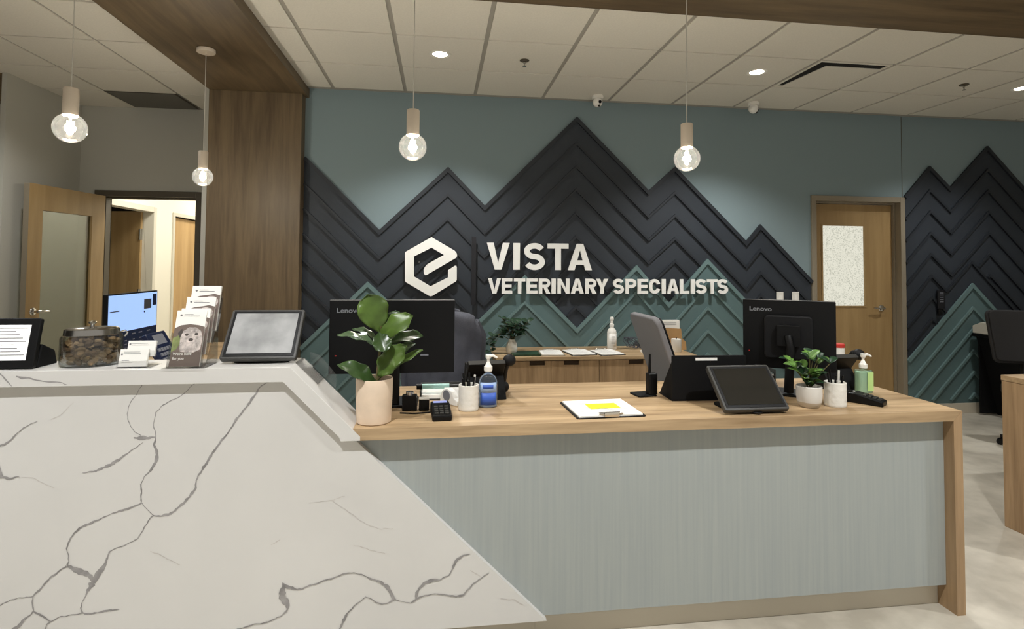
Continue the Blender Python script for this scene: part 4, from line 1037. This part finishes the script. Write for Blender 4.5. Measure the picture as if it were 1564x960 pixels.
# business card holder
def line_block(mb, X, x0, x1, ztop, n, gap, y, th=.0012, rnd=5):
    q = random.Random(rnd)
    for i in range(n): mb.box((x0, y-.0003, ztop-i*gap-th), (x0+(x1-x0)*(.55+.45*q.random()), y, ztop-i*gap), X)
t = thing('business_card_holder', 'clear two tier holder of white business cards beside the treat jar', 'card holder', (-1.065, 2.165, MT), 0)
for k in range(2):
    X = Matrix.Translation((.012*k, -.03+.028*k, .004+.032*k)) @ Matrix.Rotation(math.radians(-16), 4, 'X')
    MB().box((-.046, 0, 0), (.046, .009, .055+.006*(k == 0)), X).build('card_stack', 'white_gloss', t)
    lb = MB(); line_block(lb, X, -.034, .03, .046+.006*(k == 0), 2, .006, -.0004); line_block(lb, X, -.036, .0, .022, 2, .006, -.0004, rnd=8)
    lb.box((-.042, -.0007, .040), (-.036, -.0003, .046), X)
    lb.build('card_print', 'ink', t)
    MB().box((-.049, -.004, -.003), (.049, -.0025, .020), X).box((-.049, .0105, -.003), (.049, .012, .045), X).build('acrylic_pocket', 'acrylic', t)
MB().box((-.05, -.036, 0), (.062, .05, .0025)).build('base', 'acrylic', t)
# brochure holder with four stepped pockets
t = thing('brochure_holder', 'clear four tier holder of pet brochures on the marble bar', 'brochure holder', (-.896, 2.155, MT), 0)
def brochure(k):
    X = Matrix.Translation((.012+.010*k, -.046+.019*k, .006+.040*k)) @ Matrix.Rotation(math.radians(-17), 4, 'X')
    br = MB().box((-.050, 0, 0), (.050, .010, .20 if k == 0 else .165), X).build('brochure_stack', 'white_gloss', t)
    H = .20 if k == 0 else .165
    lg = MB().lathe([(1e-4, 0), (.004, 0), (.004, .0005), (1e-4, .0005)], X @ Vector((-.034, -.0006, H-.018)), 6, X.to_3x3().to_4x4() @ Matrix.Rotation(PI/2, 4, 'X'), smooth=False)
    line_block(lg, X, -.024, .012, H-.014, 1, .005, -.0004, .0022); line_block(lg, X, -.024, .034, H-.0195, 1, .005, -.0004, .0022, 6)
    lg.build('brochure_logo', 'ink', br)
    def photo(u, v, w): return X @ Vector((u, w, v))
    ph = MB().use('photo_brown')
    if k:
        ph.prism([(-.05, H-.05), (-.02, H-.038), (.01, H-.034), (.03, H-.030), (.05, H-.036), (.05, 0), (-.05, 0)], photo, -.0008, -.0003)
        ph.use('photo_fur').prism(arc(.02, H-.06, .026, .022, 0, 342, 18), photo, -.0012, -.0008)
    else:
        ph.prism([(-.05, .135), (-.03, .146), (0, .150), (.03, .146), (.05, .140), (.05, 0), (-.05, 0)], photo, -.0008, -.0003)
        ph.use('photo_green').prism([(-.05, .05), (-.034, .06), (-.022, .085), (-.028, .112), (-.05, .10)], photo, -.0012, -.0008)
        ph.use('photo_fur').prism([(-.020, .052), (.02, .046), (.046, .060), (.048, .10), (.040, .125), (.022, .138), (-.002, .138), (-.020, .124), (-.026, .10), (-.024, .07)], photo, -.0013, -.0009)
        ph.use('photo_dark').prism(arc(-.006, .112, .006, .005, 0, 330, 11), photo, -.0017, -.0013).prism(arc(.026, .114, .006, .005, 0, 330, 11), photo, -.0017, -.0013).prism(arc(.010, .094, .008, .006, 0, 330, 11), photo, -.0017, -.0013).prism([(-.036, .118), (-.024, .134), (-.020, .120), (-.028, .10)], photo, -.0017, -.0013)
    ph.build('brochure_photo', None, br)
    if k == 0:
        for s, z in (("We're here", .040), ('for you', .024)):
            o = text_mesh(s, .013, 'white', br, (0, 0, 0), (0, 0, 0), ext=.0002, offset=.0003, name='brochure_lettering')
            o.matrix_local = X @ Matrix.Translation((-.042, -.0016, z)) @ Matrix.Rotation(PI/2, 4, 'X')
    pk = MB().box((-.055, -.0048, -.004), (.055, -.003, .05), X).box((-.055, .0125, -.004), (.055, .014, .13), X).box((-.0565, -.0048, -.004), (-.0552, .014, .12), X).box((.0552, -.0048, -.004), (.0565, .014, .12), X)
    pk.build('acrylic_pocket', 'acrylic', t)
for k in range(4): brochure(k)
MB().box((-.056, -.058, 0), (.085, .062, .0025)).prism([(-.055, .003), (.06, .003), (.06, .19)], lambda u, v, w: Vector((w, u, v)), .084, .0855).build('base', 'acrylic', t)
# acrylic holder lying on the sloping slab
t = thing('acrylic_sign_stand', 'small clear acrylic sheet on the sloping marble beside the pale screen', 'holder', (-.50, 2.27, 1.045))
X = Matrix.Translation((.0, .0, .0))
q = [(-.527, 1.069), (-.527+.082, 1.069-.082), (-.527+.082+.002, 1.069-.082+.002), (-.527+.002, 1.071)]
o = MB().prism(q, XZ, 2.18, 2.303).build('foot_sheet', 'acrylic', t); o.location = (.50, -2.27, -1.045)
o = MB().prism([(-.50, 1.045), (-.40, .945), (-.40, 1.0), (-.46, 1.075), (-.50, 1.09)], XZ, 2.299, 2.3025).build('upright_sheet', 'acrylic', t); o.location = (.50, -2.27, -1.045)
# ================================================================== THINGS ON THE CREDENZA
pc2 = Vector((.60, 4.62, CT))
pl = thing('trailing_plant', 'dark leafy plant in a small white vase at the left end of the credenza', 'plant', pc2)
MB().lathe([(1e-4, 0), (.03, 0), (.045, .02), (.048, .05), (.038, .09), (.026, .11), (.028, .118), (.024, .118), (.022, .10), (1e-4, .10)], seg=28).build('pot', 'plaster_cup', pl)
rs = random.Random(5); st = MB()
for k in range(16):
    a = 2*PI*k/16; r = .08+.09*rs.random(); h = .16+.13*rs.random()
    top = Vector((math.cos(a)*r, math.sin(a)*r*.6, h)); mid = Vector((math.cos(a)*r*.4, math.sin(a)*r*.25, h*.8))
    if k in (7, 8, 9): top = Vector((-.19-.01*(k-8), -.08+.01*k, .02+.05*(k-7))); mid = Vector((-.10, -.05, .17))
    st.tube([(0, 0, .10), mid, top], [.003, .0025, .002], 6)
    for q in range(6):
        b = 2*PI*q/6+rs.random(); d = Vector((math.cos(b), math.sin(b)*.7, -.3+.8*rs.random())); L = .045+.03*rs.random(); s = top.lerp(mid, (q % 3)*.4)
        if (s+d.normalized()*L).y > .30: continue
        leaf_obj(pl, 'leaf_dark', base=s, tip=s+d.normalized()*L, width=.035+.012*rs.random(), nrm=(0, -.5, 1), bend=.1, fold=.2, wide=.5, n=5, mm=3)
st.build('stem', 'stem', pl)
t = thing('document_folder', 'closed dark green folder on the credenza beside the plant', 'folder', (.72, 4.57, CT), 0)
MB().box((-.13, -.10, 0), (.10, .10, .014)).build('cover', 'leaf_dark', t, bevel=.002)
clipboard('clipboard', 'leftmost white sheet clipboard on the credenza next to the dark folder', (.93, 4.60, CT), .20, .26, math.radians(-4), False, 'frame_taupe', 1)
clipboard('clipboard', 'middle clipboard of white sheets on the credenza', (1.165, 4.60, CT), .22, .28, math.radians(7), False, 'black', 1)
clipboard('clipboard', 'clipboard of white sheets in front of the spray bottle on the credenza', (1.40, 4.58, CT), .22, .27, math.radians(9), False, 'black', 1)
t = thing('spray_bottle', 'white plastic bottle with tall nozzle standing on the credenza', 'bottle', (1.50, 4.76, CT))
MB().lathe([(1e-4, 0), (.038, 0), (.041, .005), (.041, .15), (.036, .172), (.019, .19), (.017, .20), (1e-4, .20)], seg=28).build('bottle_body', 'white', t)
curved_label(t, .0415, 1, .03, .14, 215, 325, 'paper')
lb = MB(); 
for i in range(7): lb.box((-.018, -.0428, .045+i*.012), (.016, -.0422, .0475+i*.012))
lb.build('label_print', 'ink_light', t)
MB().lathe([(1e-4, .20), (.020, .20), (.020, .222), (.013, .228), (.012, .25), (.017, .256), (.018, .275), (.012, .285), (1e-4, .287)], seg=20).build('nozzle', 'white_gloss', t)
t = thing('coiled_cable', 'tangle of thin dark cable on the credenza right of the spray bottle', 'cable', (1.70, 4.78, CT))
cc = MB(); pts = []
for i in range(90):
    a = i*.45; pts.append((.07*math.cos(a)*(1+.3*math.sin(i*.31)), .03*math.sin(a), .012+.045*(1+math.sin(a*.7+i*.1))+.0))
cc.tube(pts, .0028, 6); cc.build('cable_loops', 'fabric_dark', t)
t = thing('card_stack', 'little stack of white cards at the front of the credenza', 'cards', (1.75, 4.60, CT))
MB().box((-.045, -.02, 0), (.045, .02, .016)).build('cards', 'paper', t)
t = thing('desk_organizer', 'brown kraft file organizer with white papers at the right end of the credenza', 'organizer', (2.00, 4.74, CT))
MB().prism([(-.14, 0), (.155, 0), (.150, .07), (.115, .10), (.105, .185), (-.14, .20)], XZ, -.05, -.045).prism([(-.14, .0), (.155, 0), (.150, .09), (.11, .21), (-.14, .21)], XZ, .045, .05).box((-.14, -.045, 0), (.155, .045, .006)).build('organizer_body', 'kraft', t, bevel=.001)
MB().box((-.13, -.03, .0062), (.10, .03, .2555)).build('paper_stack', 'paper', t)
ln = MB()
for i in range(2): ln.box((-.10, -.0312, .232-i*.014), (.07, -.0304, .237-i*.014))
ln.build('print_lines', 'ink_light', t)
t = thing('jar_candle', 'white candle cup with black wick stub in front of the kraft organizer', 'candle', (2.02, 4.60, CT))
MB().lathe([(1e-4, 0), (.040, 0), (.043, .004), (.043, .108), (.040, .110), (.038, .104), (1e-4, .10)], seg=30).build('cup_body', 'white_gloss', t)
MB().tube([(0, 0, .10), (.002, 0, .122)], .005, 8).build('wick', 'black', t)
# ================================================================== CHAIRS
def office_chair(name, label, loc, rz, seat_z, back0, back1, w, m_shell, m_rim, lean, arms=True, seat_m='black_soft'):
    """faces local +X; the backrest leans away towards -X"""
    t = thing(name, label, 'office chair', loc, rz)
    X = Matrix.Translation((-.22, 0, back0)) @ Matrix.Rotation(-lean, 4, 'Y')
    h = (back1-back0)/math.cos(lean)
    vs = []; 
    MB().rbox((-.034, -w/2, 0), (.0, w/2, h), .045, X, axis=0, seg=6).build('backrest', m_shell, t, bevel=.010, seg=3)
    MB().rbox((.0005, -w/2+.012, .012), (.014, w/2-.012, h-.012), .04, X, axis=0, seg=6).build('back_cushion', m_rim, t, bevel=.004, seg=2)
    MB().rbox((-.20, -.24, seat_z-.07), (.27, .24, seat_z), .07).build('seat', seat_m, t, bevel=.015, seg=3)
    p0 = X @ Vector((-.02, 0, .10))
    MB().tube([p0, Vector((-.25, 0, back0+.0)), Vector((-.24, 0, seat_z-.03)), Vector((-.12, 0, seat_z-.085))], [.022, .026, .028, .028], 10).build('back_support', 'black', t)
    MB().tube([(0, 0, seat_z-.0705), (0, 0, .10)], .027, 14).build('gas_column', 'black', t)
    for k in range(5):
        a = 2*PI*k/5+.3
        lg = MB().tube([(0, 0, .10), (math.cos(a)*.29, math.sin(a)*.29, .068)], [.026, .017], 8).build('leg', 'black', t)
        MB().lathe([(1e-4, -.018), (.024, -.018), (.027, -.012), (.027, .012), (.024, .018), (1e-4, .018)], (math.cos(a)*.29, math.sin(a)*.29, .0272), 16, Matrix.Rotation(a, 4, 'Z') @ Matrix.Rotation(PI/2, 4, 'X')).build('caster', 'black', lg)
    if arms:
        for s in (-1, 1):
            MB().tube([(-.05, s*.24, seat_z-.05), (-.05, s*.285, seat_z-.03), (-.05, s*.29, seat_z+.18)], .014, 8).rbox((-.16, s*.29-.035, seat_z+.181), (.10, s*.29+.035, seat_z+.205), .02).build('armrest', 'black_soft', t)
    return t
c1 = office_chair('office_chair', 'black office chair with a dark jacket over it behind the left monitor', (.03, 2.95, 0), math.radians(-90), .47, .62, 1.13, .40, 'black_mesh', 'black_mesh', math.radians(8), True)
c2 = office_chair('office_chair', 'office chair with grey backrest leaning sideways behind the desk', (1.56, 3.08, 0), math.radians(0), .48, .70, 1.165, .42, 'chair_grey', 'black_soft', math.radians(20), True)
c3 = office_chair('office_chair', 'black mesh office chair at the right picture edge behind the oak block', (4.74, 3.83, 0), math.radians(-107), .50, .66, 1.09, .46, 'black_mesh', 'black_mesh', math.radians(14), False)
# jacket draped over the first chair
def jacket(loc, rz):
    t = thing('jacket', 'dark grey jacket draped over the black chair back', 'jacket', loc, rz)
    nx, nz = 34, 26; vs = []; fs = []
    # cloth runs up the rear, over the top and down the front
    for i in range(nx+1):
        u = i/nx*2-1
        for j in range(nz+1):
            v = j/nz
            s = v*1.02
            W = .215+.02*math.sin(v*5)
            if s < .48: x = -.050-.012*math.sin(v*9+u*4); z = -.46+s
            elif s < .56: a = (s-.48)/.08*PI; x = -.0-.052*math.cos(a); z = .02+.030*math.sin(a)
            else: x = .055+.010*math.sin(v*8+u*5); z = .02-(s-.56)
            f = .030*noise.noise(Vector((u*3.1, v*3.3, 1)))+.010*math.sin(u*11+v*4)*(.4+abs(z)*1.4)
            hem = -.02*abs(u)**3
            y = u*W*(1-.12*max(0, z+.02)/.05*(abs(u) > .8))
            vs.append((x-f*(1 if x < 0 else -1), y, z-.05*abs(u)**4+hem))
    k = nz+1
    for i in range(nx):
        for j in range(nz): fs.append((i*k+j, (i+1)*k+j, (i+1)*k+j+1, i*k+j+1))
    o = MB().add(vs, fs, True).build('jacket_body', 'fabric_dark', t, split=False)
    s = o.modifiers.new('thick', 'SOLIDIFY'); s.thickness = .006; s.offset = 1
    ss = o.modifiers.new('sub', 'SUBSURF'); ss.levels = 1; ss.render_levels = 1
    for sd in (-1, 1):
        MB().tube([(-.03, sd*.17, -.02), (-.055, sd*.205, -.10), (-.062, sd*.20, -.22), (-.055, sd*.21, -.34), (-.06, sd*.195, -.42)], [.035, .042, .040, .036, .032], 12).build('sleeve', 'fabric_dark', t)
    MB().tube([(-.05, -.09, .035), (-.055, 0, .055), (-.05, .09, .035)], [.015, .022, .015], 10).build('collar', 'fabric_dark', t)
    return t
jacket((.03, 3.225, 1.125), math.radians(-90))
# ================================================================== RIGHT END OF THE ROOM
t = thing('printer_stand', 'black work table with slanted sides against the far right wall', 'table', (5.53, 4.62, 0))
MB().box((-.30, -.26, .77), (.75, .30, .80)).build('table_top', 'black', t, bevel=.003)
MB().prism([(-.27, .769), (-.24, .769), (-.02, 0), (-.06, 0)], XZ, -.24, .28).build('side_panel', 'black_matte', t)
MB().box((-.25, .26, .02), (.70, .28, .769)).build('back_panel', 'black_matte', t)
MB().box((.70, -.24, 0), (.73, .28, .769)).build('side_panel', 'black_matte', t)
t = thing('desktop_printer', 'small white printer on the black table at the right', 'printer', (5.315, 4.80, .80))
MB().prism([(-.10, 0), (.12, 0), (.12, .075), (.03, .115), (-.10, .115)], YZ, -.075, .13).build('housing', 'printer', t, bevel=.006)
MB().box((-.04, -.1015, .030), (.10, -.1003, .040)).build('paper_slot', 'black', t)
MB().box((-.05, -.16, .012), (.10, -.1008, .016)).build('output_tray', 'printer', t)
for lab, a, b in (('left white wall plate above the right monitor', (1184, 446.5), (1197, 457)), ('right white wall plate above the right monitor, nearer the wooden door', (1208, 446), (1221, 456.5))):
    pa = at(a[0], a[1], 4.975); pb = at(b[0], b[1], 4.975); c = ((pa.x+pb.x)/2, 4.966, (pa.z+pb.z)/2-.02)
    t = thing('wall_plate', lab, 'light switch', c)
    MB().rbox((-.036, .0, -.058), (.036, .006, .058), .004, axis=1).build('cover_plate', 'outlet', t, bevel=.0015)
    MB().box((-.016, -.003, -.032), (.016, -.0002, .032)).build('rocker', 'white_gloss', t)
    MB().box((-.025, .0062, -.045), (.025, .0205, .045)).build('mounting_box', 'outlet', t)
ra = at(1429, 443, 4.96); rb = at(1446, 480, 4.96)
t = thing('badge_reader', 'dark slim badge reader with small label on the right navy panelling', 'card reader', ((ra.x+rb.x)/2, 4.955, rb.z))
h = ra.z-rb.z
MB().rbox((-.040, 0, .06), (.040, .0165, h), .006, axis=1).build('housing', 'sign_bar', t, bevel=.003)
MB().rbox((-.034, .0, -.01), (.010, .0165, .058), .004, axis=1).build('keypad', 'black', t, bevel=.002)
rl = MB()
for i in range(5): rl.box((-.02, -.0012, h-.03-i*.022), (.022, -.0004, h-.022-i*.022))
rl.build('label_print', 'key_grey', t)
# ================================================================== LIGHTS
def lobby(x, y, e, ang=120): spot(x, y, e, ang, .6, (.985, .995, 1), .045)
for x in (-3.0, -.6, 1.8, 4.2):
    lobby(x, 1.0, LOB*1.2); lobby(x, -1.8, LOB*.55)
spot(-2.75, 4.2, ALC, 140, .8)
for yy in (6.9, 9.0):
    L = bpy.data.lights.new('corridor_light', 'AREA'); L.energy = COR; L.size = .6; L.color = (1, .995, .96)
    o = bpy.data.objects.new('corridor_light', L); COL.objects.link(o); o.location = (-2.6, yy, CEIL-.012)
L = bpy.data.lights.new('side_room_fill', 'POINT'); L.energy = 2.5; L.color = (1, .9, .75); L.shadow_soft_size = .1  # unseen lamp, added to brighten the ajar door leaf
o = bpy.data.objects.new('side_room_fill', L); COL.objects.link(o); o.location = (-4.6, 6.75, 2.6)
w = bpy.data.worlds.new('world'); scn.world = w; w.use_nodes = True
w.node_tree.nodes['Background'].inputs[0].default_value = (1, .98, .95, 1); w.node_tree.nodes['Background'].inputs[1].default_value = AMB

# repeats share a group phrase
GROUPS = {'pendant_lamp': 'globe bulb pendants', 'recessed_downlight': 'downlights in the tiled ceiling', 'fire_sprinkler': 'sprinkler heads in the tiled ceiling',
          'security_camera': 'ceiling cameras along the back wall', 'clipboard': 'clipboards', 'computer_monitor': 'computer monitors', 'office_chair': 'office chairs',
          'wall_plate': 'white wall plates', 'desk_phone': 'desk phones', 'touch_terminal': 'touch screen terminals', 'mountain_panelling': 'mountain range wall panelling',
          'card_terminal': 'card terminals on the desk', 'pen_cup': 'white textured cups'}
for o in list(COL.objects):
    g = GROUPS.get(o.name.split('.')[0])
    if g and o.parent is None and o.get('label'): o['group'] = g
